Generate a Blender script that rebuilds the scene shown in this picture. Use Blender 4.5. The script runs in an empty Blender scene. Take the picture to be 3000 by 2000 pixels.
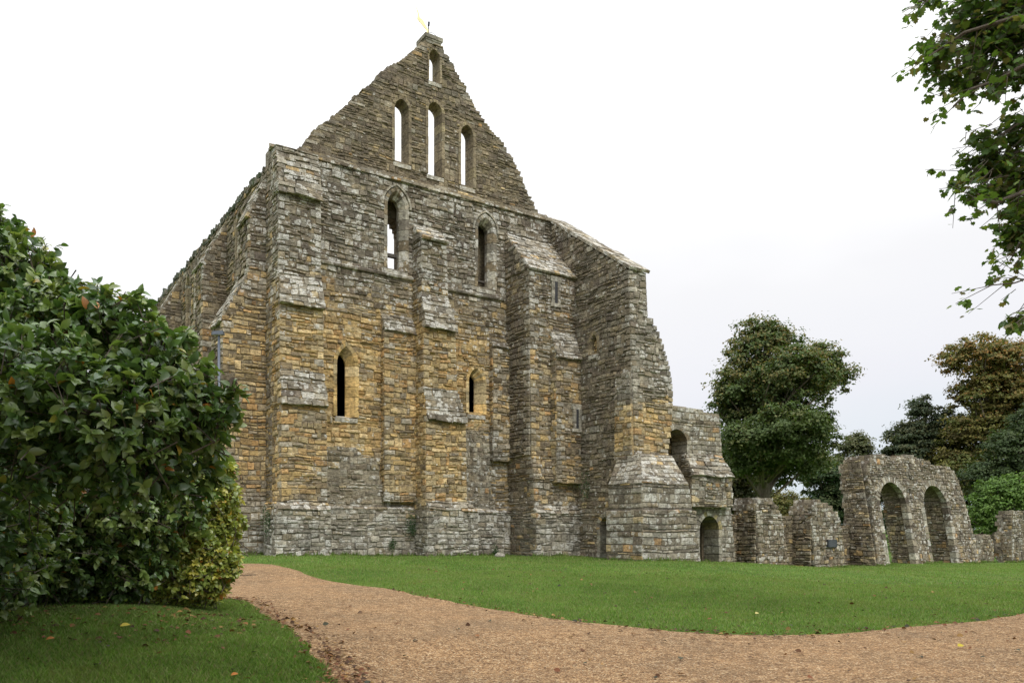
import bpy, bmesh, math, random
import numpy as np
from mathutils import Vector, Matrix, noise as mn
R = math.radians
S = bpy.context.scene
col = S.collection
# ------------------------------------------------------------------ camera
F = 1829.0; EYE = 1.6
cam = bpy.data.cameras.new('camera'); co = bpy.data.objects.new('camera', cam); col.objects.link(co)
cam.sensor_width = 36; cam.lens = 36*F/2352; cam.shift_y = 431/2352
cam.clip_start = 0.1; cam.clip_end = 3000
co.location = (0, 0, EYE); co.rotation_euler = (R(90), 0, 0)
S.camera = co
# ------------------------------------------------------------------ world: overcast
W = bpy.data.worlds.new('World'); S.world = W; W.use_nodes = True
nt = W.node_tree; nt.nodes.clear()
def N(t, k, **kw):
    n = t.nodes.new(k)
    for a, b in kw.items(): setattr(n, a, b)
    return n
sky = N(nt, 'ShaderNodeTexSky', sky_type='NISHITA'); sky.sun_disc = False
SUN_EL, SUN_AZ = R(48), R(150)          # azimuth clockwise from +Y
sky.sun_elevation = SUN_EL; sky.sun_rotation = SUN_AZ
tc = N(nt, 'ShaderNodeTexCoord'); sep = N(nt, 'ShaderNodeSeparateXYZ'); nt.links.new(tc.outputs['Generated'], sep.inputs[0])
nz = N(nt, 'ShaderNodeTexNoise'); nz.inputs['Scale'].default_value = 1.6; nz.inputs['Detail'].default_value = 4
mpp = N(nt, 'ShaderNodeMapping'); mpp.inputs['Scale'].default_value = (1, 1, 2.5)
nt.links.new(tc.outputs['Generated'], mpp.inputs[0]); nt.links.new(mpp.outputs[0], nz.inputs['Vector'])
ad = N(nt, 'ShaderNodeMath', operation='MULTIPLY_ADD'); nt.links.new(nz.outputs[0], ad.inputs[0]); ad.inputs[1].default_value = 0.30
ad2 = N(nt, 'ShaderNodeMath', operation='MULTIPLY_ADD'); nt.links.new(sep.outputs[0], ad2.inputs[0]); ad2.inputs[1].default_value = -0.14
nt.links.new(sep.outputs[2], ad2.inputs[2]); nt.links.new(ad2.outputs[0], ad.inputs[2])
cr = N(nt, 'ShaderNodeValToRGB'); nt.links.new(ad.outputs[0], cr.inputs[0])
e = cr.color_ramp.elements
e[0].position = 0.06; e[0].color = (0.50, 0.575, 0.635, 1)
e[1].position = 1.0; e[1].color = (1.9, 1.95, 2.0, 1)
for p, c in ((0.18, (0.58, 0.635, 0.68, 1)), (0.30, (0.675, 0.68, 0.72, 1)), (0.42, (0.73, 0.73, 0.745, 1)), (0.6, (.95, .95, .95, 1))):
    q = e.new(p); q.color = c
bg = N(nt, 'ShaderNodeBackground'); bg.inputs[1].default_value = 0.08
bg2 = N(nt, 'ShaderNodeBackground'); bg2.inputs[1].default_value = 1.0
nt.links.new(sky.outputs[0], bg.inputs[0]); nt.links.new(cr.outputs[0], bg2.inputs[0])
mx = N(nt, 'ShaderNodeMixShader'); mx.inputs[0].default_value = 0.97
nt.links.new(bg.outputs[0], mx.inputs[1]); nt.links.new(bg2.outputs[0], mx.inputs[2])
wo = N(nt, 'ShaderNodeOutputWorld'); nt.links.new(mx.outputs[0], wo.inputs[0])
sl = bpy.data.lights.new('sun', 'SUN'); sl.energy = 1.3; sl.angle = R(18); sl.color = (1, 0.96, 0.9)
so = bpy.data.objects.new('sun', sl); col.objects.link(so); so.location = (20, -20, 40)
sd = Vector((math.sin(SUN_AZ)*math.cos(SUN_EL), math.cos(SUN_AZ)*math.cos(SUN_EL), math.sin(SUN_EL)))
so.rotation_euler = sd.to_track_quat('Z', 'Y').to_euler()
S.view_settings.view_transform = 'Standard'; S.view_settings.look = 'None'
S.view_settings.exposure = 0.4; S.view_settings.gamma = 1
S.render.engine = 'CYCLES'

# ------------------------------------------------------------------ helpers
UX, UY, VX, VY = 0.8303, 0.5573, -0.5573, 0.8303
OX, OY = -8.92, 29.75
YAW = math.atan2(UY, UX)
def b2w(u, v): return (OX+UX*u+VX*v, OY+UY*u+VY*v)
def w2b(X, Y): return ((X-OX)*UX+(Y-OY)*UY, (X-OX)*VX+(Y-OY)*VY)
def at(x, y, Y): return Vector(((x-1176)/F*Y, Y, EYE+(1215-y)/F*Y))

def tag(o, label=None, cat=None, group=None, kind=None):
    if label: o['label'] = label
    if cat: o['category'] = cat
    if group: o['group'] = group
    if kind: o['kind'] = kind
    return o
def empty(name, loc, rz=0.0):
    o = bpy.data.objects.new(name, None); col.objects.link(o); o.location = loc; o.rotation_euler = (0, 0, rz)
    o.empty_display_size = 0.3
    return o
_vc = {}
def vnoise(x, y, seed=0):
    return mn.noise(Vector((x, y, seed*17.3)))   # -1..1

class MB:
    """mesh builder with a colour per vertex"""
    def __init__(s): s.v = []; s.f = []; s.c = []
    def add(s, vs, fs, c=(.3, .3, .3, 0)):
        b = len(s.v); s.v.extend(vs); s.c.extend([c]*len(vs)); s.f.extend([tuple(b+i for i in f) for f in fs])
    def hexa(s, p, c=(.3, .3, .3, 0)):   # p: 4 lower (ccw) + 4 upper
        s.add(p, [(0, 3, 2, 1), (4, 5, 6, 7), (0, 1, 5, 4), (1, 2, 6, 5), (2, 3, 7, 6), (3, 0, 4, 7)], c)
    def box(s, x0, x1, y0, y1, z0, z1, c=(.3, .3, .3, 0), j=0.0, rnd=random):
        q = [(x0, y0, z0), (x1, y0, z0), (x1, y1, z0), (x0, y1, z0), (x0, y0, z1), (x1, y0, z1), (x1, y1, z1), (x0, y1, z1)]
        if j: q = [(a+rnd.uniform(-j, j), b+rnd.uniform(-j, j), d+rnd.uniform(-j, j)) for a, b, d in q]
        s.hexa(q, c)
    def tube(s, pts, rad, n=6, c=(.3, .3, .3, 0)):
        b = len(s.v); up = Vector((0.13, 0.21, 1)).normalized()
        for i, p in enumerate(pts):
            p = Vector(p); a = Vector(pts[max(i-1, 0)]); d = Vector(pts[min(i+1, len(pts)-1)])
            t = (d-a).normalized(); x = t.cross(up)
            if x.length < 1e-3: x = t.cross(Vector((1, 0, 0)))
            x.normalize(); y = t.cross(x)
            r = rad[i] if isinstance(rad, (list, tuple)) else rad
            for k in range(n):
                a_ = 2*math.pi*k/n; s.v.append(tuple(p+x*(r*math.cos(a_))+y*(r*math.sin(a_)))); s.c.append(c)
        for i in range(len(pts)-1):
            for k in range(n):
                k2 = (k+1) % n
                s.f.append((b+i*n+k, b+i*n+k2, b+(i+1)*n+k2, b+(i+1)*n+k))
        s.f.append(tuple(b+k for k in range(n))[::-1]); s.f.append(tuple(b+(len(pts)-1)*n+k for k in range(n)))
    def build(s, name, mat, parent=None, smooth=False):
        me = bpy.data.meshes.new(name); me.from_pydata(s.v, [], s.f)
        ca = me.color_attributes.new('col', 'FLOAT_COLOR', 'POINT')
        ca.data.foreach_set('color', np.array(s.c, dtype=np.float32).ravel())
        if smooth: me.polygons.foreach_set('use_smooth', [True]*len(me.polygons))
        me.materials.append(mat); me.update()
        o = bpy.data.objects.new(name, me); col.objects.link(o)
        if parent: o.parent = parent
        return o
def npmesh(name, V, Fc, C, mat, parent=None, smooth=False):
    """V (n,3) float, Fc (m,k) int, C (n,4)"""
    me = bpy.data.meshes.new(name); k = Fc.shape[1]
    me.vertices.add(len(V)); me.vertices.foreach_set('co', V.astype(np.float32).ravel())
    me.loops.add(Fc.size); me.loops.foreach_set('vertex_index', Fc.astype(np.int32).ravel())
    me.polygons.add(len(Fc)); me.polygons.foreach_set('loop_start', np.arange(0, Fc.size, k, dtype=np.int32))
    me.polygons.foreach_set('loop_total', np.full(len(Fc), k, dtype=np.int32))
    if smooth: me.polygons.foreach_set('use_smooth', np.ones(len(Fc), dtype=bool))
    ca = me.color_attributes.new('col', 'FLOAT_COLOR', 'POINT')
    ca.data.foreach_set('color', C.astype(np.float32).ravel())
    me.update(calc_edges=True); me.materials.append(mat)
    o = bpy.data.objects.new(name, me); col.objects.link(o)
    if parent: o.parent = parent
    return o

# ------------------------------------------------------------------ materials
def mat(name):
    m = bpy.data.materials.new(name); m.use_nodes = True; t = m.node_tree
    return m, t, t.nodes['Principled BSDF']
def L(t, a, b): t.links.new(a, b)
def noise_node(t, vec, scale, detail=4, rough=.55):
    n = N(t, 'ShaderNodeTexNoise'); n.inputs['Scale'].default_value = scale; n.inputs['Detail'].default_value = detail
    n.inputs['Roughness'].default_value = rough; L(t, vec, n.inputs['Vector']); return n
def ramp(t, fac, stops):
    r = N(t, 'ShaderNodeValToRGB'); L(t, fac, r.inputs[0]); e = r.color_ramp.elements
    e[0].position, e[0].color = stops[0][0], (*stops[0][1], 1); e[1].position, e[1].color = stops[-1][0], (*stops[-1][1], 1)
    for p, c in stops[1:-1]: q = e.new(p); q.color = (*c, 1)
    return r
def mixc(t, fac, a, b, mode='MIX'):
    m = N(t, 'ShaderNodeMix', data_type='RGBA', blend_type=mode)
    for s, x in ((m.inputs[0], fac), (m.inputs[6], a), (m.inputs[7], b)):
        if hasattr(x, 'links'): L(t, x, s)
        elif isinstance(x, (int, float)): s.default_value = x
        else: s.default_value = (*x, 1)
    return m.outputs[2]
def mth(t, op, a, b=0.0, clamp=False):
    m = N(t, 'ShaderNodeMath', operation=op); m.use_clamp = clamp
    for i, x in enumerate((a, b)):
        if hasattr(x, 'links'): L(t, x, m.inputs[i])
        else: m.inputs[i].default_value = x
    return m.outputs[0]

def stone_mat(name, bump=0.6):
    m, t, p = mat(name)
    at_ = N(t, 'ShaderNodeAttribute', attribute_name='col'); geo = N(t, 'ShaderNodeNewGeometry'); pos = geo.outputs['Position']
    n1 = noise_node(t, pos, 9, 5, .65); n2 = noise_node(t, pos, 45, 3, .6); n3 = noise_node(t, pos, 1.1, 4)
    n4 = noise_node(t, pos, 3.2, 5, .7)
    c = mixc(t, 1.0, at_.outputs['Color'], ramp(t, n1.outputs[0], [(.3, (.55, .52, .48)), (.52, (1, 1, 1)), (.72, (1.35, 1.32, 1.25))]).outputs[0], 'MULTIPLY')
    c = mixc(t, 1.0, c, ramp(t, n3.outputs[0], [(.35, (.80, .80, .80)), (.65, (1.15, 1.12, 1.06))]).outputs[0], 'MULTIPLY')
    # dark algae / soot patches
    dk = ramp(t, n4.outputs[0], [(.50, (0, 0, 0)), (.66, (1, 1, 1))]).outputs[0]
    c = mixc(t, mth(t, 'MULTIPLY', dk, .55), c, (.075, .062, .048))
    # pale lichen blotches, amount from alpha
    vo = N(t, 'ShaderNodeTexVoronoi'); vo.inputs['Scale'].default_value = 4.2; vo.inputs['Randomness'].default_value = 1
    wv = N(t, 'ShaderNodeVectorMath', operation='MULTIPLY_ADD'); nc = noise_node(t, pos, 14, 3)
    L(t, nc.outputs['Color'], wv.inputs[0]); wv.inputs[1].default_value = (.12, .12, .12); L(t, pos, wv.inputs[2]); L(t, wv.outputs[0], vo.inputs['Vector'])
    thr = mth(t, 'MULTIPLY', at_.outputs['Alpha'], .85)
    thr = mth(t, 'MULTIPLY', thr, ramp(t, noise_node(t, pos, 2.1, 3).outputs[0], [(.38, (.35, .35, .35)), (.6, (1, 1, 1))]).outputs[0])
    dd = mth(t, 'MULTIPLY', mth(t, 'SUBTRACT', thr, vo.outputs['Distance']), 9, True)
    n5 = noise_node(t, pos, 26, 4, .7)
    lf = mth(t, 'MULTIPLY', mth(t, 'MINIMUM', mth(t, 'MAXIMUM', dd, 0), 1), ramp(t, n5.outputs[0], [(.40, (.1, .1, .1)), (.55, (1, 1, 1))]).outputs[0])
    c = mixc(t, mth(t, 'MULTIPLY', lf, .85), c, (.66, .645, .60))
    L(t, c, p.inputs['Base Color']); p.inputs['Roughness'].default_value = .92; p.inputs['Specular IOR Level'].default_value = .2
    mp = N(t, 'ShaderNodeMapping'); mp.inputs['Scale'].default_value = (1, 1, 4.5); L(t, pos, mp.inputs[0]); nb = noise_node(t, mp.outputs[0], 6.5, 4, .65)
    c = mixc(t, 1.0, c, ramp(t, nb.outputs[0], [(.34, (.50, .47, .43)), (.47, (1, 1, 1)), (.7, (1.22, 1.2, 1.15))]).outputs[0], 'MULTIPLY'); L(t, c, p.inputs['Base Color'])
    h = mth(t, 'ADD', n1.outputs[0], mth(t, 'ADD', mth(t, 'MULTIPLY', n2.outputs[0], .35), mth(t, 'MULTIPLY', nb.outputs[0], 1.2)))
    b = N(t, 'ShaderNodeBump'); b.inputs['Strength'].default_value = bump; b.inputs['Distance'].default_value = .045
    L(t, h, b.inputs['Height']); L(t, b.outputs[0], p.inputs['Normal'])
    return m
M_STONE = stone_mat('rubble stone', .9)
M_DRESS = stone_mat('dressed stone', .55)

def leaf_mat(name, rough=.45, trans=.35, spec=.4):
    m, t, p = mat(name)
    a = N(t, 'ShaderNodeAttribute', attribute_name='col')
    L(t, a.outputs['Color'], p.inputs['Base Color']); p.inputs['Roughness'].default_value = rough; p.inputs['Specular IOR Level'].default_value = spec
    tr = N(t, 'ShaderNodeBsdfTranslucent'); L(t, mixc(t, 1.0, a.outputs['Color'], (1.25, 1.35, .6), 'MULTIPLY'), tr.inputs[0])
    ms = N(t, 'ShaderNodeMixShader'); ms.inputs[0].default_value = trans
    L(t, p.outputs[0], ms.inputs[1]); L(t, tr.outputs[0], ms.inputs[2]); L(t, ms.outputs[0], t.nodes['Material Output'].inputs[0])
    return m
M_LEAF = leaf_mat('tree leaves', .6, .3, .25)
M_MAPLE = leaf_mat('near tree leaves', .5, .42, .35)
M_GLOSS = leaf_mat('glossy shrub leaves', .33, .25, .6)
M_GRASS = leaf_mat('grass blades', .6, .3, .25)
M_LITTER = leaf_mat('dead leaves', .7, .15, .2)
def bark_mat(name, c1, c2, sc=14):
    m, t, p = mat(name); geo = N(t, 'ShaderNodeNewGeometry')
    mp = N(t, 'ShaderNodeMapping'); mp.inputs['Scale'].default_value = (1, 1, .25); L(t, geo.outputs['Position'], mp.inputs[0])
    n = noise_node(t, mp.outputs[0], sc, 5, .65)
    L(t, ramp(t, n.outputs[0], [(.3, c1), (.7, c2)]).outputs[0], p.inputs['Base Color']); p.inputs['Roughness'].default_value = .9
    b = N(t, 'ShaderNodeBump'); b.inputs['Strength'].default_value = .7; b.inputs['Distance'].default_value = .03; L(t, n.outputs[0], b.inputs['Height']); L(t, b.outputs[0], p.inputs['Normal'])
    return m
M_BARK = bark_mat('bark', (.07, .055, .04), (.2, .165, .125))
M_TWIG = bark_mat('twig', (.045, .035, .025), (.11, .085, .06), 40)
M_WOOD = bark_mat('weathered timber', (.05, .045, .04), (.13, .115, .1), 20)
def plain(name, c, rough=.5, metal=0):
    m, t, p = mat(name); geo = N(t, 'ShaderNodeNewGeometry'); n = noise_node(t, geo.outputs['Position'], 12, 3)
    L(t, mixc(t, 1.0, c, ramp(t, n.outputs[0], [(.3, (.8, .8, .8)), (.7, (1.15, 1.15, 1.15))]).outputs[0], 'MULTIPLY'), p.inputs['Base Color'])
    p.inputs['Roughness'].default_value = rough; p.inputs['Metallic'].default_value = metal
    return m
M_POLE = plain('grey painted steel', (.10, .115, .14), .45, .3)
M_GOLD = plain('gilded metal', (.95, .78, .42), .35, .6)
M_IRON_SHADE = plain('iron and slit shade', (.06, .06, .065), .6, .5)  # vane ironwork, and the dark panels that stand for slit shade
M_SLATE = plain('slate plaque', (.035, .04, .05), .45)
M_PLTXT = plain('plaque lettering', (.16, .17, .18), .6)

# ------------------------------------------------------------------ terrain
CP = [(b2w(-2, -1.2), .66), (b2w(0, -1.2), .63), (b2w(6, -1.2), .52), (b2w(11, -2), .45), (b2w(13, -6.6), .36), (b2w(16, -6.6), .22), (b2w(19.3, -4.5), .04),
      (b2w(20.5, -4.5), -.1), (b2w(23, -4.5), -.28), (b2w(27.5, -4.5), -.42), (b2w(31, -4.8), -.38), (b2w(36, -4.8), -.36), (b2w(41.5, -4.6), -.47), (b2w(47, -4.6), -.55),
      (b2w(6, 10), .5), (b2w(20, 8), .1), (b2w(-10, 10), .7), (b2w(40, 12), -.6), (b2w(60, 0), -.7), (b2w(30, 40), -.6), (b2w(0, 40), .3),
      ((0, 0), 0), ((-4, 3), 0.05), ((4, 3), 0), ((0, 8), 0), ((5, 10), 0), ((10, 12), -.05), ((18, 16), -.15), ((20, 30), -.3), ((28, 24), -.4), ((0, 14), .1), ((-5, 17), .3), ((-3, 12.5), .16),
      ((-4, 9), .28), ((-6, 10.5), .5), ((-9, 10), .6), ((-8, 6), .35), ((-4.2, 6.5), .15), ((-12, 16), .6), ((-18, 25), .7), ((8, 18), .06), ((4, 22), .22), ((12, 26), -.1), ((0, 22), .35), ((-6, 23), .52)]
CPX = np.array([c[0][0] for c in CP]); CPY = np.array([c[0][1] for c in CP]); CPZ = np.array([c[1] for c in CP])
def zt_np(X, Y):
    X = np.asarray(X, float); Y = np.asarray(Y, float); sh = X.shape; X = X.ravel(); Y = Y.ravel()
    out = np.empty(len(X))
    for i in range(0, len(X), 20000):
        x = X[i:i+20000, None]; y = Y[i:i+20000, None]
        d2 = (x-CPX)**2+(y-CPY)**2
        w = 1/(d2+1.2)**1.8
        out[i:i+20000] = (w*CPZ).sum(1)/w.sum(1)
    return out.reshape(sh)
def zt(x, y): return float(zt_np(np.array([x]), np.array([y]))[0])
def ground_at(px, py):
    Y = 12.0
    lo, hi = 2.0, 200.0
    for _ in range(60):
        m_ = (lo+hi)/2; p = at(px, py, m_)
        if p.z > zt(p.x, p.y): lo = m_
        else: hi = m_
    p = at(px, py, lo); return (p.x, p.y)

def poly_mask(px, py, poly):
    inside = np.zeros(px.shape, bool); n = len(poly)
    for i in range(n):
        x1, y1 = poly[i]; x2, y2 = poly[(i+1) % n]
        if y1 == y2: continue
        c = ((y1 > py) != (y2 > py)) & (px < (x2-x1)*(py-y1)/(y2-y1)+x1)
        inside ^= c
    return inside
def smooth_line(pts, n=8):
    out = []
    P = [pts[0]]+list(pts)+[pts[-1]]
    for i in range(1, len(P)-2):
        a, b, c, d = [Vector((*q, 0)) for q in P[i-1:i+3]]
        for k in range(n):
            t = k/n
            q = .5*((2*b)+(c-a)*t+(2*a-5*b+4*c-d)*t*t+(3*b-a-3*c+d)*t**3)
            out.append((q.x, q.y))
    out.append(tuple(pts[-1])); return out
far_px = [(430, 1292), (545, 1295), (620, 1297), (700, 1318), (900, 1356), (1100, 1395), (1300, 1426), (1500, 1447), (1700, 1460), (1900, 1459), (2100, 1441), (2352, 1411)]
near_px = [(770, 1575), (745, 1530), (700, 1483), (640, 1435), (590, 1402), (540, 1378), (430, 1365)]
farw = [(-14, 27)]+[ground_at(*p) for p in far_px]+[(14, 18.5), (22, 24)]
nearw = [(-1.2, -6), (-1.45, 0), (-1.6, 4), (-1.75, 7)]+[ground_at(*p) for p in near_px]+[(-13, 22)]
farw = smooth_line(farw); nearw = smooth_line(nearw)
PATH = farw+[(30, 20), (30, -6)]+nearw
rng = random.Random(5)
PATH = [(x+vnoise(x*3, y*3, 3)*.10+vnoise(x*9, y*9, 4)*.05, y+vnoise(x*3, y*3, 5)*.10+vnoise(x*9, y*9, 6)*.05) for x, y in PATH]

def ground_mat():
    m, t, p = mat('lawn'); geo = N(t, 'ShaderNodeNewGeometry'); pos = geo.outputs['Position']
    n1 = noise_node(t, pos, 1.2, 5, .6); n2 = noise_node(t, pos, 38, 4, .7); n3 = noise_node(t, pos, .22, 3); n4 = noise_node(t, pos, 160, 2, .7)
    c = ramp(t, n1.outputs[0], [(.3, (.06, .12, .018)), (.55, (.085, .155, .025)), (.75, (.125, .18, .04))]).outputs[0]
    c = mixc(t, 1.0, c, ramp(t, n2.outputs[0], [(.3, (.6, .62, .6)), (.7, (1.4, 1.35, 1.3))]).outputs[0], 'MULTIPLY')
    c = mixc(t, 1.0, c, ramp(t, n4.outputs[0], [(.3, (.7, .72, .7)), (.7, (1.35, 1.3, 1.3))]).outputs[0], 'MULTIPLY')
    c = mixc(t, 1.0, c, ramp(t, n3.outputs[0], [(.35, (.85, .9, .85)), (.65, (1.15, 1.1, 1.1))]).outputs[0], 'MULTIPLY')
    n6 = noise_node(t, pos, .55, 6, .7); c = mixc(t, mth(t, 'MULTIPLY', ramp(t, n6.outputs[0], [(.52, (0, 0, 0)), (.68, (1, 1, 1))]).outputs[0], .45), c, (.17, .15, .055))
    L(t, c, p.inputs['Base Color']); p.inputs['Roughness'].default_value = .9; p.inputs['Specular IOR Level'].default_value = .15
    b = N(t, 'ShaderNodeBump'); b.inputs['Strength'].default_value = .8; b.inputs['Distance'].default_value = .03
    L(t, mth(t, 'ADD', n2.outputs[0], n4.outputs[0]), b.inputs['Height']); L(t, b.outputs[0], p.inputs['Normal'])
    return m
M_LAWN = ground_mat()
def gravel_mat():
    m, t, p = mat('gravel'); geo = N(t, 'ShaderNodeNewGeometry'); pos = geo.outputs['Position']
    vo = N(t, 'ShaderNodeTexVoronoi'); vo.inputs['Scale'].default_value = 62; L(t, pos, vo.inputs['Vector'])
    hs = N(t, 'ShaderNodeSeparateColor'); L(t, vo.outputs['Color'], hs.inputs[0])
    c = ramp(t, hs.outputs[0], [(0, (.08, .05, .03)), (.2, (.17, .10, .055)), (.45, (.29, .18, .095)), (.75, (.38, .255, .14)), (.92, (.46, .345, .21)), (1, (.6, .5, .36))]).outputs[0]
    n1 = noise_node(t, pos, .7, 5, .6); n2 = noise_node(t, pos, 7, 4, .7)
    c = mixc(t, 1.0, c, ramp(t, n1.outputs[0], [(.3, (.82, .80, .76)), (.7, (1.12, 1.03, .90))]).outputs[0], 'MULTIPLY')
    c = mixc(t, 1.0, c, ramp(t, n2.outputs[0], [(.32, (.62, .58, .55)), (.6, (1.12, 1.12, 1.12))]).outputs[0], 'MULTIPLY')
    L(t, c, p.inputs['Base Color']); p.inputs['Roughness'].default_value = .9; p.inputs['Specular IOR Level'].default_value = .2
    b = N(t, 'ShaderNodeBump'); b.inputs['Strength'].default_value = .9; b.inputs['Distance'].default_value = .02
    L(t, mth(t, 'SUBTRACT', n2.outputs[0], vo.outputs['Distance']), b.inputs['Height']); L(t, b.outputs[0], p.inputs['Normal'])
    return m
M_GRAVEL = gravel_mat()

def grid_mesh(name, xs, ys, zoff, material):
    X, Y = np.meshgrid(xs, ys); Z = zt_np(X, Y)+zoff
    V = np.stack([X, Y, Z], -1).reshape(-1, 3); nx, ny = len(xs), len(ys)
    i = np.arange(ny-1)[:, None]*nx+np.arange(nx-1)[None, :]
    Fc = np.stack([i, i+1, i+nx+1, i+nx], -1).reshape(-1, 4)
    return npmesh(name, V, Fc, np.ones((len(V), 4))*.2, material, smooth=True)
def axis(lo, a, b, hi, st):
    l = []; x = a; d = st
    while x > lo: d *= 1.4; x -= d; l.append(x)
    l = l[::-1]+list(np.arange(a, b, st)); x = l[-1]; d = st
    while x < hi: d *= 1.4; x += d; l.append(x)
    return np.array(l)
g = grid_mesh('ground', axis(-900, -26, 50, 900, .3), axis(-300, -4, 66, 1500, .3), 0.0, M_LAWN)
tag(g, kind='structure')
def build_path():
    st = .12
    xs = np.arange(-14, 24, st); ys = np.arange(-5, 28, st)
    X, Y = np.meshgrid(xs, ys); nx, ny = len(xs), len(ys)
    cx, cy = X[:-1, :-1]+st/2, Y[:-1, :-1]+st/2
    ms = poly_mask(cx, cy, PATH)
    # snap boundary vertices to the outline
    cnt = np.zeros((ny, nx)); mi = ms.astype(int)
    for dy in (0, 1):
        for dx in (0, 1): cnt[dy:ny-1+dy, dx:nx-1+dx] += mi
    bd = (cnt > 0) & (cnt < 4)
    A = np.array(PATH); B = np.roll(A, -1, 0); D = B-A; L2 = (D**2).sum(1)+1e-9
    for j, i in zip(*np.nonzero(bd)):
        p = np.array([X[j, i], Y[j, i]]); t = np.clip(((p-A)*D).sum(1)/L2, 0, 1); q = A+D*t[:, None]
        d = ((q-p)**2).sum(1); k = d.argmin()
        if d[k] < (st*1.2)**2: X[j, i], Y[j, i] = q[k]
    Z = zt_np(X, Y)+.02
    V = np.stack([X, Y, Z], -1).reshape(-1, 3)
    i = np.arange(ny-1)[:, None]*nx+np.arange(nx-1)[None, :]
    Fc = np.stack([i, i+1, i+nx+1, i+nx], -1)[ms]
    us = np.unique(Fc); re = np.zeros(len(V), int); re[us] = np.arange(len(us))
    o = npmesh('path', V[us], re[Fc], np.ones((len(us), 4))*.3, M_GRAVEL, smooth=True)
    tag(o, kind='structure')
build_path()

# ------------------------------------------------------------------ masonry
def crs(seed, lo, hi, a, b):
    r = random.Random(seed); t = [lo]
    while t[-1] < hi: t.append(t[-1]+r.uniform(a, b))
    return t
COURSE = crs(11, -1.2, 26, .17, .30)
DARK = [(.19, .165, .13), (.26, .23, .18), (.12, .10, .08), (.31, .275, .215), (.15, .12, .10), (.22, .185, .14)]
PALE = [(.46, .45, .41), (.40, .385, .345), (.52, .51, .47), (.36, .345, .30)]
GREY = [(.33, .315, .27), (.41, .39, .34), (.26, .24, .20), (.36, .33, .27), (.21, .19, .16)]
OCHR = [(.62, .44, .20), (.52, .37, .16), (.68, .53, .30), (.40, .26, .115), (.52, .30, .12), (.60, .48, .28), (.46, .38, .23)]
BROWN = [(.25, .205, .14), (.20, .165, .115), (.30, .25, .175), (.155, .125, .09), (.27, .225, .14)]
def pick(r, wts):
    a = r.random()*sum(w for w, _ in wts)
    for w, p in wts:
        a -= w
        if a <= 0: break
    c = r.choice(p); k = r.uniform(.78, 1.25); tot = sum(w for w, _ in wts)
    m = [sum(w*sum(q[j] for q in pp)/len(pp) for w, pp in wts)/tot for j in range(3)]
    return tuple((x*.62+y*.38)*k for x, y in zip(c, m))
def sstep(a, b, x):
    t = min(1, max(0, (x-a)/(b-a))); return t*t*(3-2*t)
def zone_front(x, y, z):
    """weights dark, grey, ochre, brown + lichen"""
    n = vnoise(x*.45, z*.45, 1)*1.0+vnoise(x*1.3, z*1.3, 2)*.6
    och = sstep(12.3+n, 8.5+n, z)*sstep(1.9+n*.5, 3.1+n*.9, z)
    och *= 1-.62*sstep(8.5, 10.5, x+n*.8)
    gp = sstep(.6, 0, abs(x-2.7)-.8)*sstep(.5, 0, abs(z-3.3)-.9)+sstep(.7, 0, abs(x-9.0)-.7)*sstep(.6, 0, abs(z-3.8)-1.9)
    och *= max(0, 1-gp)
    low = sstep(3.1+n*.5, 2.2+n*.3, z)
    lich = .40+.30*sstep(7, 12, z)+.22*low-.18*och+.25*gp+.1*n
    return [(.06+1.15*sstep(7.5, 12, z)*(1-och)+.45*sstep(9, 12, x)*(1-low), DARK), (.16+1.5*low+.35*(1-och)+1.0*gp, GREY), (.06+.5*low+.12*(1-och), PALE), (1.9*och, OCHR), (.35+.1*low, BROWN)], lich
def zone_gable(x, y, z):
    n = vnoise(x*.4, z*.4, 7); return [(.85+.35*sstep(18, 22, z), DARK), (.18, GREY), (.06, OCHR), (1.1, BROWN)], .17+.12*n
def zone_shaded(x, y, z):  # darker stone mix puts the shade of left-facing walls into the colour
    n = vnoise(y*.5, z*.5, 8); o = sstep(6, 2, z)*.3+max(0, n)*.25
    return [(1.3, DARK), (.28+.4*sstep(4, 1, z), GREY), (o, OCHR), (.5, BROWN)], .36+.12*n
def zone_side(x, y, z):
    n = vnoise(y*.3, z*.3, 9); o = .2+max(0, n)*.4
    return [(1.3, DARK), (.22, GREY), (o, OCHR), (.7, BROWN)], .24+.1*n
def zone_slab(x, y, z): return [(.6, DARK), (1.1, GREY), (.3, PALE), (.15, OCHR), (.4, BROWN)], .75
def zone_slabd(x, y, z): return [(.5, DARK), (.9, GREY), (.3, PALE), (.1, OCHR), (.1, BROWN)], .6
def zone_roofy(x, y, z): return [(.12, DARK), (.7, GREY), (.5, PALE), (.12, OCHR), (.6, BROWN)], .6
def zone_grey(x, y, z):
    n = vnoise(x*.5, z*.5, 10); return [(.35+.3*n, DARK), (1.1, GREY), (.15, PALE), (.2, OCHR), (.6, BROWN)], .5+.15*n
def zone_G(x, y, z):
    n = vnoise(x*.6, z*.6, 12); o = 2.6*sstep(7.6+n, 6.5+n, z)*sstep(4.3, 4.9, z)
    return [(.35, DARK), (1.1, GREY), (o, OCHR), (.4, BROWN)], .5-.14*o
def zone_ruin(x, y, z):
    n = vnoise(x*.5, z*.5, 13); o = sstep(1.6, .2, z)*.25
    return [(1.0, DARK), (.8, GREY), (o+.05, OCHR), (.75, BROWN)], .55+.15*n
def zone_ruind(x, y, z):
    n = vnoise(x*.5+y*.4, z*.5, 14); o = .22+.3*max(0, n)
    return [(1.0, DARK), (.3, GREY), (o, OCHR), (1.1, BROWN)], .28+.1*n

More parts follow.
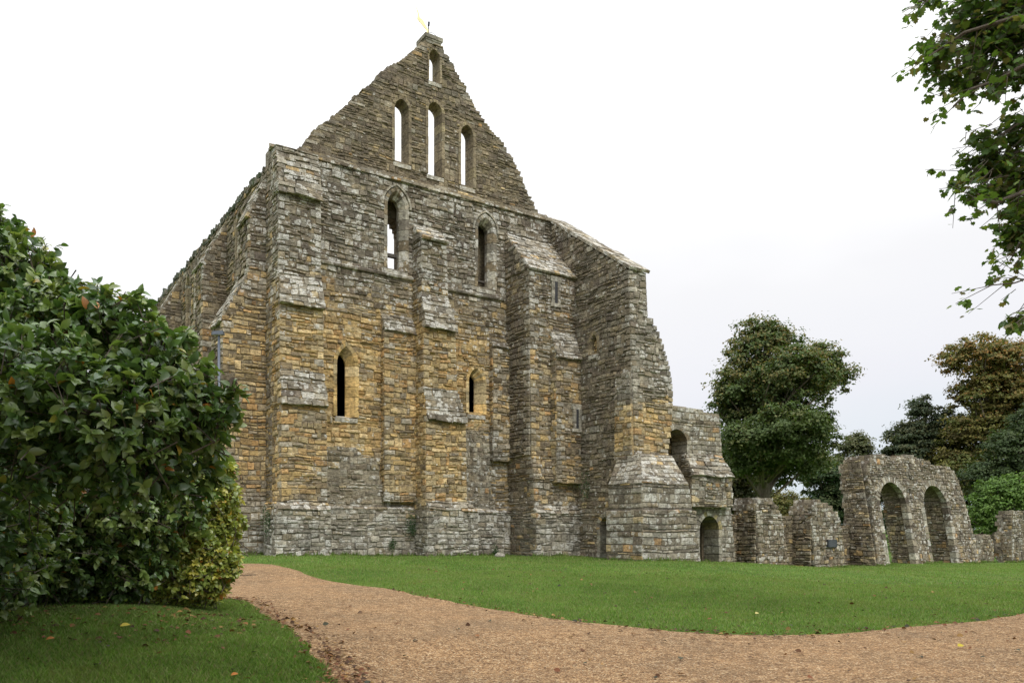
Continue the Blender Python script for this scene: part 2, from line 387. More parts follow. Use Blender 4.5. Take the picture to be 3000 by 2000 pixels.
def spans(loops, t):
    xs = []
    for lp in loops:
        n = len(lp)
        for i in range(n):
            (x1, y1), (x2, y2) = lp[i], lp[(i+1) % n]
            if (y1 > t) != (y2 > t): xs.append((x2-x1)*(t-y1)/(y2-y1)+x1)
    xs.sort(); return [(xs[i], xs[i+1]) for i in range(0, len(xs)-1, 2)]

def stones(mb, O, A, B, Nn, loops, zone, seed=0, courses=None, lens=(.15, .56), split=.5, prot=(.0, .07), quoin='', ragged=0.0,
           gap=.012, deep=0.0, ext=.0, lich=0.0, jit=.018, slab=False, wob=.065):
    """fill loops (in the plane O + A s + B t) with individually cut stones standing proud of the core"""
    O = Vector(O); A = Vector(A); B = Vector(B); Nn = Vector(Nn).normalized()
    r = random.Random(seed*7919+13)
    C = courses or COURSE
    tmin = min(p[1] for lp in loops for p in lp); tmax = max(p[1] for lp in loops for p in lp)
    sm = seed*3.7
    def put(s0, s1, t0, t1, p, back=-.04, dressed=False):
        if s1-s0 < .03 or t1-t0 < .02: return
        cs, ct = (s0+s1)/2, (t0+t1)/2; P = O+A*cs+B*ct
        w, li = zone(P.x, P.y, P.z)
        if dressed: w = [(k*(.6 if q is DARK else (2.0 if q is GREY else 1)), q) for k, q in w]+[(.35, PALE)]; li = li+.1
        c = pick(r, w); li = max(0, li+lich+r.uniform(-.22, .28))
        g = gap if not dressed else gap*.7
        ins = min(.018, .2*(t1-t0)) if not slab else .006
        j = jit if not dressed else jit*.35
        vs = []
        g2 = g*.55; cor = [(s0+g2, t0+g), (s1-g2, t0+g), (s1-g2, t1-g), (s0+g2, t1-g)]
        cor = [(a+r.uniform(-j, j), b+r.uniform(-j, j)+wob*mn.noise(Vector((a*.9, b*.7, sm)))) for a, b in cor]
        for a, b in cor: vs.append(tuple(O+A*a+B*b+Nn*back))
        if not (dressed or slab): cor = [(a, b+r.uniform(-.012, .012)) for a, b in cor]
        sgn = ((-1, -1), (1, -1), (1, 1), (-1, 1))
        tl = r.uniform(-.012, .012) if not (dressed or slab) else 0
        for (a, b), (i, k) in zip(cor, sgn):
            vs.append(tuple(O+A*(a-i*ins*.6*r.uniform(.2, 1.4))+B*(b-k*ins*r.uniform(.4, 1.3))+Nn*(p+tl*k+r.uniform(-.004, .004))))
        if slab: mb.hexa(vs, (*c, li)); return
        m = [sum(v[q] for v in vs[4:])/4 for q in range(3)]; bu = r.uniform(-.004, .022)
        vs.append((m[0]+Nn.x*bu+A.x*r.uniform(-.03, .03), m[1]+Nn.y*bu+A.y*r.uniform(-.03, .03), m[2]+Nn.z*bu+r.uniform(-.02, .02)))
        mb.add(vs, [(4, 5, 8), (5, 6, 8), (6, 7, 8), (7, 4, 8), (0, 1, 5, 4), (1, 2, 6, 5), (2, 3, 7, 6), (3, 0, 4, 7)], (*c, li))
    if slab or courses:
        for i in range(len(C)-1):
            t0, t1 = max(C[i], tmin), min(C[i+1], tmax)
            if t1-t0 < .05: continue
            for (a, b) in spans(loops, (t0+t1)/2):
                a -= ext; b += ext; x = a
                rows = [(t0, t1)]
                if not slab and r.random() < split*.6: z1 = t0+(t1-t0)*r.uniform(.35, .65); rows = [(t0, z1), (z1, t1)]
                for ra, rb in rows:
                    x = a
                    while x < b-1e-4:
                        l_ = r.uniform(*lens)
                        if b-x-l_ < lens[0]*.6: l_ = b-x
                        put(x, x+l_, ra, rb, r.uniform(*prot), dressed=not slab and len(rows) == 1); x += l_
        return
    def qlen(t):          # length of the dressed corner stones at height t
        for i in range(len(C)-1):
            if C[i] <= t < C[i+1]: rr = random.Random(i*31+seed); return i, (.44 if i % 2 else .25)*rr.uniform(.85, 1.15), (.25 if i % 2 else .44)*rr.uniform(.85, 1.15)
        return 0, .3, .3
    if 'l' in quoin or 'r' in quoin:
        for i in range(len(C)-1):
            t0, t1 = max(C[i], tmin), min(C[i+1], tmax)
            if t1-t0 < .05: continue
            _, ql, qr = qlen((C[i]+C[i+1])/2); sp = spans(loops, (t0+t1)/2)
            if not sp: continue
            a, b = sp[0][0]-ext, sp[-1][1]+ext
            if 'l' in quoin and b-a > .5: put(a, a+ql, t0, t1, prot[1]*.7, dressed=r.random() < .8)
            if 'r' in quoin and b-a > .8: put(b-qr, b, t0, t1, prot[1]*.7, dressed=r.random() < .8)
    smin = min(p[0] for lp in loops for p in lp)-ragged-ext; smax = max(p[0] for lp in loops for p in lp)+ragged+ext
    t = tmin-r.uniform(0, .1)
    while t < tmax:
        H = r.uniform(.30, .56); te = t+H
        s = smin-r.uniform(0, .3)
        while s < smax:
            seg = r.uniform(.5, 1.6)
            # uneven rows in this patch of walling
            nr_ = r.choice((1, 2, 2, 2, 3, 3, 4) if split > .4 else (1, 2, 2, 2, 3))
            if nr_ == 1 and H > .40: nr_ = 2
            cuts = sorted([0]+[(k+r.uniform(-.28, .28))/nr_ for k in range(1, nr_)]+[1])
            for k in range(nr_):
                ra, rb = t+H*cuts[k], t+H*cuts[k+1]
                if rb <= tmin or ra >= tmax: continue
                ra = max(ra, tmin); rb = min(rb, tmax)
                if rb-ra < .025: continue
                tm = (ra+rb)/2; sp = spans(loops, tm); h_ = rb-ra
                for q, (a, b) in enumerate(sp):
                    if ragged: a += r.uniform(-ragged, ragged*.6); b += r.uniform(-ragged*.6, ragged)
                    a -= ext; b += ext
                    if quoin:
                        _, ql, qr = qlen(tm)
                        if 'l' in quoin and q == 0 and sp[-1][1]-a > .5: a += ql
                        if 'r' in quoin and q == len(sp)-1 and b-sp[0][0] > .8: b -= qr
                    x = max(s, a); xe = min(s+seg, b)
                    if a < s+seg < b and b-s-seg < .1: xe = b
                    if a < s < b and s-a < .1: x = a
                    while x < xe-.012:
                        l_ = r.uniform(*lens)*(1.25 if h_ < .12 else (.9 if h_ > .22 else 1))
                        if xe-x-l_ < lens[0]*.6: l_ = xe-x
                        put(x, x+l_, ra, rb, r.uniform(*prot)); x += l_
            s += seg
        t = te

def core(mb, O, A, B, Nn, loops, thick, zone, courses=None, shrink=0.0, seed=0, front=-.0):
    """solid backing, one strip per run of courses"""
    O = Vector(O); A = Vector(A); B = Vector(B); Nn = Vector(Nn).normalized(); C = courses or COURSE
    tmin = min(p[1] for lp in loops for p in lp); tmax = max(p[1] for lp in loops for p in lp)
    for i in range(len(C)-1):
        t0, t1 = max(C[i], tmin), min(C[i+1], tmax)
        if t1-t0 < .01: continue
        for (a, b) in spans(loops, (t0+t1)/2):
            a += shrink; b -= shrink
            if b-a < .05: continue
            P = O+A*((a+b)/2)+B*((t0+t1)/2); w, li = zone(P.x, P.y, P.z)
            tot = sum(k for k, _ in w); c = [sum(k*p[0][q] for k, p in w)/tot*.95 for q in range(3)]
            f0 = O+Nn*front; f1 = O-Nn*thick
            mb.hexa([tuple(f0+A*a+B*t0), tuple(f0+A*b+B*t0), tuple(f1+A*b+B*t0), tuple(f1+A*a+B*t0),
                     tuple(f0+A*a+B*t1), tuple(f0+A*b+B*t1), tuple(f1+A*b+B*t1), tuple(f1+A*a+B*t1)], (*c, .15))
SLABC = {}
def slab_courses(n, h=.24): return crs(n, 0, 12, h*.8, h*1.2)

def lancet(c, hw, w0, ws, wa, n=7, off=0.0):
    """closed outline from bottom-left up, over the pointed head, down to bottom-right; off grows it"""
    hw2 = hw+off; pts = [(c-hw2, w0-off*.0)]
    k = max(2, int((ws-w0)/.38))
    for i in range(1, k+1): pts.append((c-hw2, w0+(ws-w0)*i/k))
    H = wa-ws+off; Rr = (hw2*hw2+H*H)/(2*hw2)       # pointed arc radius, centre on spring line
    for i in range(1, n+1):
        z = H*math.sin(i/n*math.pi/2*.999); x = -hw2+Rr-math.sqrt(max(0, Rr*Rr-z*z)) if Rr >= H else -hw2*math.cos(i/n*math.pi/2)
        pts.append((c+min(x, 0), ws+z))
    left = pts[:]
    return left+[(2*c-x, z) for x, z in left[:-1][::-1]]
def surround(mb, O, A, B, Nn, c, hw, w0, ws, wa, ring=.17, hi=None, d1=.3, d2=.9, proud=.055, zone=zone_front, seed=1, sill=True, n=7, dress=GREY, inner_shift=0.0, lich=.25, wai=None):
    """dressed stone frame of a lancet: ring on the face, splayed jamb, reveal"""
    O = Vector(O); A = Vector(A); B = Vector(B); Nn = Vector(Nn); r = random.Random(seed)
    hi = hi or hw*.8; wai = wai or (wa-(hw-hi)*1.2)
    po = lancet(c, hw, w0, ws, wa, n, ring); pm = lancet(c, hw, w0, ws, wa, n, 0); pi_ = lancet(c+inner_shift, hi, w0, ws, wai, n, 0)
    def P(q, d): return O+A*q[0]+B*q[1]-Nn*d
    m = len(pm)
    for i in range(m-1):
        pr = proud+r.uniform(-.012, .02)
        secs = []
        for k, tt in ((i, .0), (i+1, 1.0)):
            e0 = .02
            def lerp(a, b, t): return (a[0]+(b[0]-a[0])*t, a[1]+(b[1]-a[1])*t)
            f = e0 if k == i else 1-e0
            qo = lerp(po[i], po[i+1], f); qm = lerp(pm[i], pm[i+1], f); qi = lerp(pi_[i], pi_[i+1], f)
            secs.append([P(qo, -pr), P(qm, -pr*.8), P(qi, d1), P(qi, d2), P(qo, d2)])
        a, b = secs
        vs = [tuple(v) for v in a+b]
        fs = [(0, 5, 6, 1), (1, 6, 7, 2), (2, 7, 8, 3), (3, 8, 9, 4), (4, 9, 5, 0), (0, 1, 2, 3, 4), (9, 8, 7, 6, 5)]
        w, li = zone(*P(pm[i], 0)); cc = r.choice(dress); kk = r.uniform(.85, 1.18)
        mb.add(vs, fs, (cc[0]*kk, cc[1]*kk, cc[2]*kk, max(0, li*.5+lich*r.random())))
    if sill:
        o = O; cc = GREY[1]
        q = [P((c-hw-ring*.6, w0-.22), -.07), P((c+hw+ring*.6, w0-.22), -.07), P((c+hw+ring*.6, w0-.22), d2), P((c-hw-ring*.6, w0-.22), d2),
             P((c-hw-ring*.6, w0-.06), -.07), P((c+hw+ring*.6, w0-.06), -.07), P((c+hw+ring*.6, w0+.06), d2), P((c-hw-ring*.6, w0+.06), d2)]
        mb.hexa([tuple(v) for v in q], (*cc, .7))

def buttress(name, parent, frame, s0, s1, prof, zone, seed, label=None, s0b=None, s1b=None, sides='l', back=.3, slabzone=zone_slab, lich=0.0, quoin='lr', zone_s=None, splan=(.20, .60)):
    """frame: (O, a along the wall, n outwards); prof: [(w, dist)] bottom to top, sloping runs become slab weatherings.
       s0b/s1b: lists of widening at each profile point"""
    O, a, n = [Vector(q) for q in frame]; mb = MB(); k = len(prof)
    e0 = s0b or [0]*k; e1 = s1b or [0]*k
    for i in range(k-1):
        (w0, d0), (w1, d1) = prof[i], prof[i+1]
        if w1-w0 < .02 and abs(d1-d0) < .02: continue
        L0, L1 = s0-e0[i], s0-e0[i+1]; R0, R1 = s1+e1[i], s1+e1[i+1]
        sl = abs(d1-d0) > .22*(w1-w0)+.01
        base = O+n*d0+Vector((0, 0, w0)); top = O+n*d1+Vector((0, 0, w1))
        # core
        c = [(base+a*L0), (base+a*R0), (O+a*R0-n*back+Vector((0, 0, w0))), (O+a*L0-n*back+Vector((0, 0, w0))),
             (top+a*L1), (top+a*R1), (O+a*R1-n*back+Vector((0, 0, w1))), (O+a*L1-n*back+Vector((0, 0, w1)))]
        w, _ = zone(*(base+a*(L0+R0)/2)); tot = sum(q for q, _ in w); cc = [sum(q*p[0][z] for q, p in w)/tot*.95 for z in range(3)]
        if a.cross(-n).z < 0: c = [c[1], c[0], c[3], c[2], c[5], c[4], c[7], c[6]]
        mb.hexa([tuple(v) for v in c], (*cc, .1))
        Bv = (top-base); ln = Bv.length; Bv = Bv/ln
        nn = a.cross(Bv)
        if nn.dot(n) < 0 and not sl: nn = -nn
        if sl and nn.z < 0: nn = -nn
        if sl:
            h = .22; lo = -.10
            bb = base-Bv*.08+nn*.03
            lp = [(L0-.03, 0), (R0+.03, 0), (R1+.03, ln+.08), (L1-.03, ln+.08)]
            stones(mb, bb, a, Bv, nn, [lp], slabzone, seed+i, courses=crs(seed+i, 0, 12, .11, .28), lens=splan, split=0, prot=(.01, .06), slab=True, lich=lich, gap=.010, jit=.03, wob=.09)
        else:
            # vertical face in world w so courses line up
            kB = Bv/Bv.z
            lp = [(L0, w0), (R0, w0), (R1, w1), (L1, w1)]
            stones(mb, base-kB*w0, a, kB, nn, [lp], zone, seed+i, prot=(.005, .07), quoin=quoin, ext=.025, lich=lich)
    lp = [(-back, prof[0][0])]+[(d, w) for w, d in prof]+[(-back, prof[-1][0])]
    for sd_, ss, ee in (('l', s0, e0), ('r', s1, e1)):
        if sd_ in sides:
            sg = -1 if sd_ == 'l' else 1
            # split by stages with the same widening
            i = 0
            while i < k-1:
                j = i+1
                while j < k-1 and abs(ee[j+1]-ee[i]) < 1e-6 and abs(ee[j]-ee[i]) < 1e-6: j += 1
                if j > i+1 and abs(ee[j]-ee[i]) > 1e-6: j -= 1
                mids = max(ee[i], ee[j])
                seg = [(-.1, prof[i][0])]+[(d, w) for w, d in prof[i:j+1]]+[(-.1, prof[j][0])]
                stones(mb, O+a*(ss+sg*mids), n, Vector((0, 0, 1)), a*sg, [seg], zone_s or zone, seed+50+i, prot=(.012, .05), quoin='r', ext=.015, lich=lich-.08)
                i = j
    o = mb.build(name, M_STONE, parent)
    if label: o['label'] = label
    return o

# ================================================================== the dormitory
D = empty('ruined_abbey_building', (OX, OY, 0), YAW)
tag(D, 'huge roofless stone abbey range with a tall pointed gable, lancet windows and stepped buttresses', 'ruin')
X, Yv, Z = Vector((1, 0, 0)), Vector((0, 1, 0)), Vector((0, 0, 1))
FN = -Yv; SN = -X
def fr(v): return (0, v, 0)
# --- front wall (below the ledge)
FW_TOP = 15.95; T = .9
uw = [(5.03, .40, 12.2, 14.75, 15.42), (9.33, .40, 12.15, 14.65, 15.28)]
lw = [(2.86, .38, 6.02, 8.05, 8.80), (8.84, .37, 6.62, 8.0, 8.62)]
outl = [(-.02, -.2), (12.95, -.2), (12.95, FW_TOP), (-.02, FW_TOP)]
holes = [lancet(c, hw, w0, ws, wa, 7, .10) for c, hw, w0, ws, wa in uw+lw]
mb = MB()
core(mb, fr(0), X, Z, FN, [outl]+holes, T, zone_front)
stones(mb, fr(0), X, Z, FN, [outl]+holes, zone_front, 1, prot=(.0, .07))
# lower wall is a little thicker, under the string courses
mb.build('front_wall', M_STONE, D)
for i, (c, hw, w0, ws, wa) in enumerate(uw+lw):
    mb = MB(); up = i < 2
    surround(mb, fr(0), X, Z, FN, c, hw, w0, ws, wa, ring=.15, hi=hw*(.72 if up else .58), d1=.22 if up else .26, d2=.42 if up else .34, zone=zone_front, seed=20+i,
             dress=(GREY+BROWN[:2]) if up else (OCHR[:3]+[(.44, .36, .22), (.40, .31, .17)]), inner_shift=(-.06 if up else -.13), lich=.5 if up else .05, wai=wa-.28 if up else wa-.32)
    if up:   # hood mould
        po = lancet(c, hw, w0, ws, wa, 9, .19); pq = lancet(c, hw, w0, ws, wa, 9, .27); r = random.Random(i)
        for k in range(len(po)-1):
            if po[k][1] < ws-.3 or po[k+1][1] < ws-.3: continue
            a, b, c2, d = po[k], po[k+1], pq[k+1], pq[k]; f = .10
            mb.hexa([(a[0], .02, a[1]), (d[0], .02, d[1]), (d[0], -f, d[1]), (a[0], -f, a[1]), (b[0], .02, b[1]), (c2[0], .02, c2[1]), (c2[0], -f, c2[1]), (b[0], -f, b[1])], (*GREY[r.randrange(4)], .5))
    w = mb.build('window_surround', M_DRESS, D)
    if up:
        mb = MB(); z = 12.85 if i == 0 else 12.55
        mb.box(c-.45, c+.38, .42, .62, z, z+(.13 if i == 0 else .07), (.1, .1, .1, 0)); mb.build('timber_brace', M_WOOD, D)
mb = MB()
core(mb, fr(.905), X, Z, FN, [[(.95, 10.25), (11.95, 10.25), (11.95, 15.6), (.95, 15.6)], lancet(5.15, .55, 11.6, 14.0, 14.75, 6), lancet(9.02, .45, 11.6, 14.0, 14.7, 6)], .7, zone_gable)
mb.build('rear_embrasure', M_STONE, D)
# --- string courses
for (a, b, z, lab) in ((1.62, 5.8, 11.93, None), (7.05, 10.3, 11.80, None)):
    mb = MB(); r = random.Random(int(a*10)); x = a
    while x < b:
        l = min(b-x, r.uniform(.45, .8))
        c = pick(r, [(1, GREY), (.4, DARK)])
        mb.hexa([(x+.006, .02, z-.10), (x+l-.006, .02, z-.10), (x+l-.006, -.13, z-.06), (x+.006, -.13, z-.06), (x+.006, .02, z+.12), (x+l-.006, .02, z+.12), (x+l-.006, -.15, z+.02), (x+.006, -.15, z+.02)][0:4][::-1] +
                [(x+.006, .02, z+.12), (x+l-.006, .02, z+.12), (x+l-.006, -.15, z+.02), (x+.006, -.15, z+.02)][::-1], (*c, .8))
        x += l
    mb.build('string_course', M_DRESS, D)
# --- plinth between buttresses
mb = MB()
for (a, b, d, top) in ((1.6, 6.0, .22, 2.42), (7.6, 10.9, .22, 2.35)):
    core(mb, fr(-d), X, Z, FN, [[(a, -.2), (b, -.2), (b, top), (a, top)]], .3, zone_front)
    stones(mb, fr(-d), X, Z, FN, [[(a, -.2), (b, -.2), (b, top), (a, top)]], zone_front, int(a*7), prot=(.0, .07), lens=(.2, .6))
    stones(mb, (0, -d-.06, top-.02), X, Vector((0, .75, .5)).normalized(), Vector((0, -.5, .75)), [[(a, 0), (b, 0), (b, .40), (a, .40)]], zone_slab, int(a*9), courses=crs(3, 0, 2, .17, .22), slab=True, split=0, lens=(.3, .7), prot=(.01, .03))
# broken grey patch of an old vault above the plinth
lp = [(1.65, 2.4), (4.55, 2.4), (4.5, 3.3), (4.3, 3.7), (4.2, 4.35), (3.6, 4.45), (3.3, 4.75), (2.4, 4.85), (1.65, 4.55)]
core(mb, fr(-.10), X, Z, FN, [lp], .15, zone_grey, shrink=.05)
stones(mb, fr(-.10), X, Z, FN, [lp], zone_grey, 77, prot=(-.02, .05), ragged=.10, lens=(.15, .55), split=.7)
lp = [(7.6, 2.3), (9.9, 2.3), (9.6, 3.1), (9.7, 5.2), (9.0, 5.9), (7.6, 5.9)]
core(mb, fr(-.04), X, Z, FN, [lp], .1, zone_grey, shrink=.05)
stones(mb, fr(-.04), X, Z, FN, [lp], zone_grey, 78, prot=(-.01, .05), ragged=.10, lens=(.1, .3), split=.9)
mb.build('plinth', M_STONE, D)
# --- ledge of tilted slabs below the gable
mb = MB(); r = random.Random(3)
for k in range(5):
    z0 = 15.82+k*.095; y0 = -.12+k*.125; x = -.15
    if k > 1: x = .55+.15*k
    while x < 12.95:
        l = min(12.95-x, r.uniform(.3, .8)); c = pick(r, [(1, GREY), (1.1, BROWN), (.25, OCHR), (.4, DARK)]); dy = r.uniform(-.04, .03)
        if k == 0 and r.random() < .12: dy += .06
        mb.box(x+.006, x+l-.006, y0+dy, .62 if x > .7 else .05, z0, z0+.085+r.uniform(-.01, .012), (*c, .35 if k else .7)); x += l
    x = -.15; y = y0
    while y < .15 and k < 2:
        l = r.uniform(.3, .7); c = pick(r, [(1, GREY), (.5, BROWN)])
        mb.box(-.10+k*.10, .5, max(y, .0), y+l, z0-.01, z0+.08, (*c, .6)); y += l
mb.build('coping_ledge', M_DRESS, D)
# --- gable
gv = .45
gl = [(.95, 16.1), (1.36, 16.5), (1.71, 17.1), (2.15, 17.53), (2.79, 18.2), (3.45, 18.95), (4.09, 19.65), (4.57, 20.25), (4.8, 20.5), (4.95, 20.72), (5.35, 21.0), (5.76, 21.3), (6.1, 21.75), (6.45, 22.1), (6.62, 22.35),
      (7.45, 22.35), (7.58, 22.1), (8.17, 21.4), (8.72, 20.75), (9.28, 20.0), (9.73, 19.55), (10.43, 19.1), (11.02, 18.5), (11.62, 17.65), (12.11, 16.8), (12.6, 16.1)]
gw = [(5.50, .32, 16.85, 19.1, 19.5), (7.07, .33, 16.72, 19.45, 19.85), (8.66, .31, 16.62, 18.9, 19.32), (7.05, .26, 20.72, 21.75, 22.08)]
gh = [lancet(c, hw, w0, ws, wa, 6, .08) for c, hw, w0, ws, wa in gw]
gin = [(x+(.22 if x < 7 else -.22), z-.12) for x, z in gl]
mb = MB()
core(mb, fr(gv), X, Z, FN, [gin]+gh, .62, zone_gable)
stones(mb, fr(gv), X, Z, FN, [gl], zone_gable, 5, prot=(.0, .05), ragged=.05, deep=.80) if False else None
stones(mb, fr(gv), X, Z, FN, [gin]+gh, zone_gable, 5, prot=(.0, .05), ragged=.0, split=.75, lens=(.14, .42))
# rough through-stones along the raking edges
r = random.Random(9)
t0 = 16.0
while t0 < 22.32:
    t1 = t0+r.choice((.05, .06, .08, .10, .14))
    sp = spans([gl], (t0+t1)/2)
    if sp:
        a, b = sp[0][0], sp[-1][1]
        for e_, s in ((a, -1), (b, 1)):
            q = r.uniform(.35, .6); o = e_+s*r.uniform(-.05, .07); y = gv-r.uniform(.0, .06)
            while y < gv+.6:
                l = r.uniform(.2, .45); w, li = zone_gable(o, y, t0); c = pick(r, w+[(.5, GREY)])
                o2 = o+s*r.uniform(-.04, .04)
                mb.box(min(o2, o2-s*q), max(o2, o2-s*q), y, min(y+l, gv+.68)-.01, t0+.008, t1+r.uniform(-.005, .012), (*c, li+.1), .013, r); y += l
    t0 = t1
mb.build('gable_wall', M_STONE, D)
for i, (c, hw, w0, ws, wa) in enumerate(gw):
    mb = MB()
    surround(mb, fr(gv), X, Z, FN, c, hw, w0, ws, wa, ring=.13 if i < 3 else .08, hi=hw*.88, d1=.3, d2=.62, proud=.045, zone=zone_gable, seed=40+i, dress=BROWN[:3]+[(.33, .28, .18), (.29, .25, .18)], n=6, lich=.25)
    mb.build('window_surround', M_DRESS, D)
mb = MB(); r = random.Random(4)
for (a, b, z0, z1, dd, L_) in ((6.66, 7.36, 22.30, 22.42, .02, .3), (6.63, 7.39, 22.42, 22.50, .04, .35), (6.58, 7.44, 22.50, 22.66, .07, .48)):
    x = a
    while x < b-.01:
        l = min(b-x, L_*r.uniform(.8, 1.3)); y = gv-dd
        if b-x-l < .15: l = b-x
        mb.box(x+.004, x+l-.004, y, gv+.4, z0, z1, (*r.choice(GREY), .3)); mb.box(x+.004, x+l-.004, gv+.406, gv+.72+dd, z0, z1, (*r.choice(GREY), .3)); x += l
mb.build('apex_cap', M_DRESS, D)
# weather vane: gilded blade on a stayed pole
mb = MB(); px, py, pz = 6.98, .85, 22.68
mb.tube([(px, py, pz), (px, py, pz+.75)], .022, 6); mb.tube([(px, py, pz+.62), (px+.02, py-.0, pz+.78)], .05, 6)
mb.tube([(px, py, pz+.35), (px+.12, py-.25, pz+.2), (px+.18, py-.38, pz+.02)], .012, 5)
mb.build('vane_pole', M_IRON_SHADE, D)
mb = MB(); T_ = .012
out = [(-.62, 1.25), (-.48, 1.02), (-.42, .80), (-.30, .78), (-.16, .60), (.0, .42), (.05, .15), (-.05, .12), (-.10, .38), (-.28, .52), (-.40, .60), (-.55, .72), (-.52, .95)]
n_ = len(out)
mb.add([(px+a, py-T_, pz+b) for a, b in out]+[(px+a, py+T_, pz+b) for a, b in out],
       [tuple(range(n_)), tuple(range(2*n_-1, n_-1, -1))]+[(i, i+n_, (i+1) % n_+n_, (i+1) % n_) for i in range(n_)])
mb.build('weather_vane', M_GOLD, D)
# --- side wall running away on the left
SL = 34.0
sw = [(4.5, .42, 12.2, 14.3, 14.95), (14.3, .42, 12.2, 14.3, 14.95), (24, .42, 12.2, 14.3, 14.95)]
so_ = [(.0, -.2), (SL, -.2), (SL, 15.35)]
r = random.Random(8); y = SL
while y > .8: so_.append((y, 15.45+.16*vnoise(y*1.5, 3, 5)+r.uniform(-.05, .08))); y -= .45
so_ += [(.5, 15.5), (0, 15.6)]
sh = [lancet(c, hw, w0, ws, wa, 6, .1) for c, hw, w0, ws, wa in sw]
mb = MB()
core(mb, (0, 0, 0), Yv, Z, SN, [so_]+sh, .9, zone_side)
stones(mb, (0, 0, 0), Yv, Z, SN, [so_]+sh, zone_side, 6, prot=(.01, .07), lens=(.2, .55), quoin='l')
mb.build('side_wall', M_STONE, D)
for i, (c, hw, w0, ws, wa) in enumerate(sw):
    mb = MB(); surround(mb, (0, 0, 0), Yv, Z, SN, c, hw, w0, ws, wa, ring=.16, hi=hw*.7, d1=.35, d2=.88, zone=zone_side, seed=60+i, dress=BROWN+GREY[:1])
    mb.build('window_surround', M_DRESS, D)
# mossy wall head
mb = MB(); r = random.Random(12); y = .9
while y < SL:
    z = 15.42+.16*vnoise(y*1.5, 3, 5)
    for q in range(3):
        c = r.choice([(.10, .12, .09), (.13, .14, .11), (.07, .09, .05), (.17, .165, .14)])
        x0 = -.08+r.uniform(-.04, .05)+q*.3
        mb.box(x0, x0+.3, y, y+r.uniform(.15, .35), z-.1, z+r.uniform(.05, .22), (*c, .4), .035, r)
    y += r.uniform(.16, .3)
mb.build('wall_head', M_STONE, D)
# far (east) side wall seen through the windows; unseen floor and end wall block light
mb = MB()
es = [(.9, -.2), (SL, -.2), (SL, 14.2)]+[(SL-1-k*1.5, 14.0+.5*vnoise(k*.7, 1, 3)) for k in range(int((SL-3)/1.5))]+[(.9, 14.6)]
core(mb, (12.0, 0, 0), Yv, Z, SN, [es], .9, zone_side, front=0)
stones(mb, (12.0, 0, 0), Yv, Z, SN, [[(.9, 10), (8, 10), (8, 14.2), (.9, 14.6)]], zone_gable, 31)
mb.build('inner_wall', M_STONE, D)
mb = MB(); mb.box(.9, 12.0, .9, SL, 9.9, 10.2, (.2, .18, .14, 0)); mb.box(.9, 12, SL-.9, SL, 0, 9.85, (.2, .18, .14, 0)); mb.build('added_floor', M_STONE, D)  # floor slab and end wall added to keep the lower windows dark

# --- buttresses on the front
Ff = ((0, 0, 0), (1, 0, 0), (0, -1, 0))
buttress('buttress', D, Ff, 0, 1.58, [(-.3, 1.24), (2.35, 1.22), (2.62, 1.02), (6.15, 1.0), (6.2, 1.14), (7.45, .80), (9.85, .80), (9.9, .98), (11.1, .64), (13.95, .64), (14.0, .80), (15.6, .36), (15.85, .35)],
         zone_front, 100, 'left corner buttress of weathered ochre and grey stone with three slab offsets',
         s0b=[.28, .25, .0, 0, .02, 0, 0, .02, 0, 0, .02, 0, 0], s1b=[.2, .18, .1, .1, .12, .05, .03, .06, 0, 0, .02, 0, 0], zone_s=lambda x, y, z: zone_front(x-.2, y, z))
buttress('buttress', D, Ff, 5.80, 6.9, [(-.3, 1.40), (2.4, 1.38), (2.7, 1.18), (6.0, 1.16), (6.05, 1.30), (7.35, .98), (9.75, .98), (9.8, 1.16), (11.15, .80), (13.35, .80), (13.4, .92), (14.15, .0)],
         zone_front, 120, 'central stepped buttress with pale slab offsets between the two rows of windows',
         s0b=[.02, 0, 0, 0, 0, 0, 0, 0, 0, 0, .02, 0], s1b=[1.2, 1.18, .75, .72, .74, .40, .32, .36, .08, 0, .02, -.02], splan=(.35, .8))
buttress('buttress', D, Ff, 10.42, 12.92, [(-.3, 2.2), (2.3, 2.18), (2.6, 1.95), (3.7, 1.95), (3.72, 2.02), (4.75, 1.82), (12.70, 1.8), (12.75, 1.88), (14.75, 0)],
         zone_front, 140, 'wide dark buttress with a steep stone-slab roof and a slit window', s0b=[-.1, -.1, -.15, -.15, -.12, -.1, 0, .05, .05], s1b=[0]*9, slabzone=zone_roofy, zone_s=zone_shaded, quoin='l')
buttress('pilaster', D, Ff, 4.38, 5.82, [(2.7, .30), (9.55, .28), (9.6, .34), (10.25, 0)], zone_front, 160, 'shallow ochre pilaster beside the central buttress', quoin='l')
buttress('pilaster', D, Ff, 9.56, 10.6, [(4.6, .30), (9.6, .28), (9.62, .33), (9.85, .0)], zone_front, 170, 'shallow grey pilaster in the corner of the wide buttress', quoin='l')
buttress('pilaster', D, ((0, -1.8, 0), (1, 0, 0), (0, -1, 0)), 11.55, 12.92, [(3.6, .5), (9.0, .42), (9.05, .5), (10.2, 0)], zone_front, 180, 'narrow pilaster on the face of the wide buttress', quoin='l', back=.2)
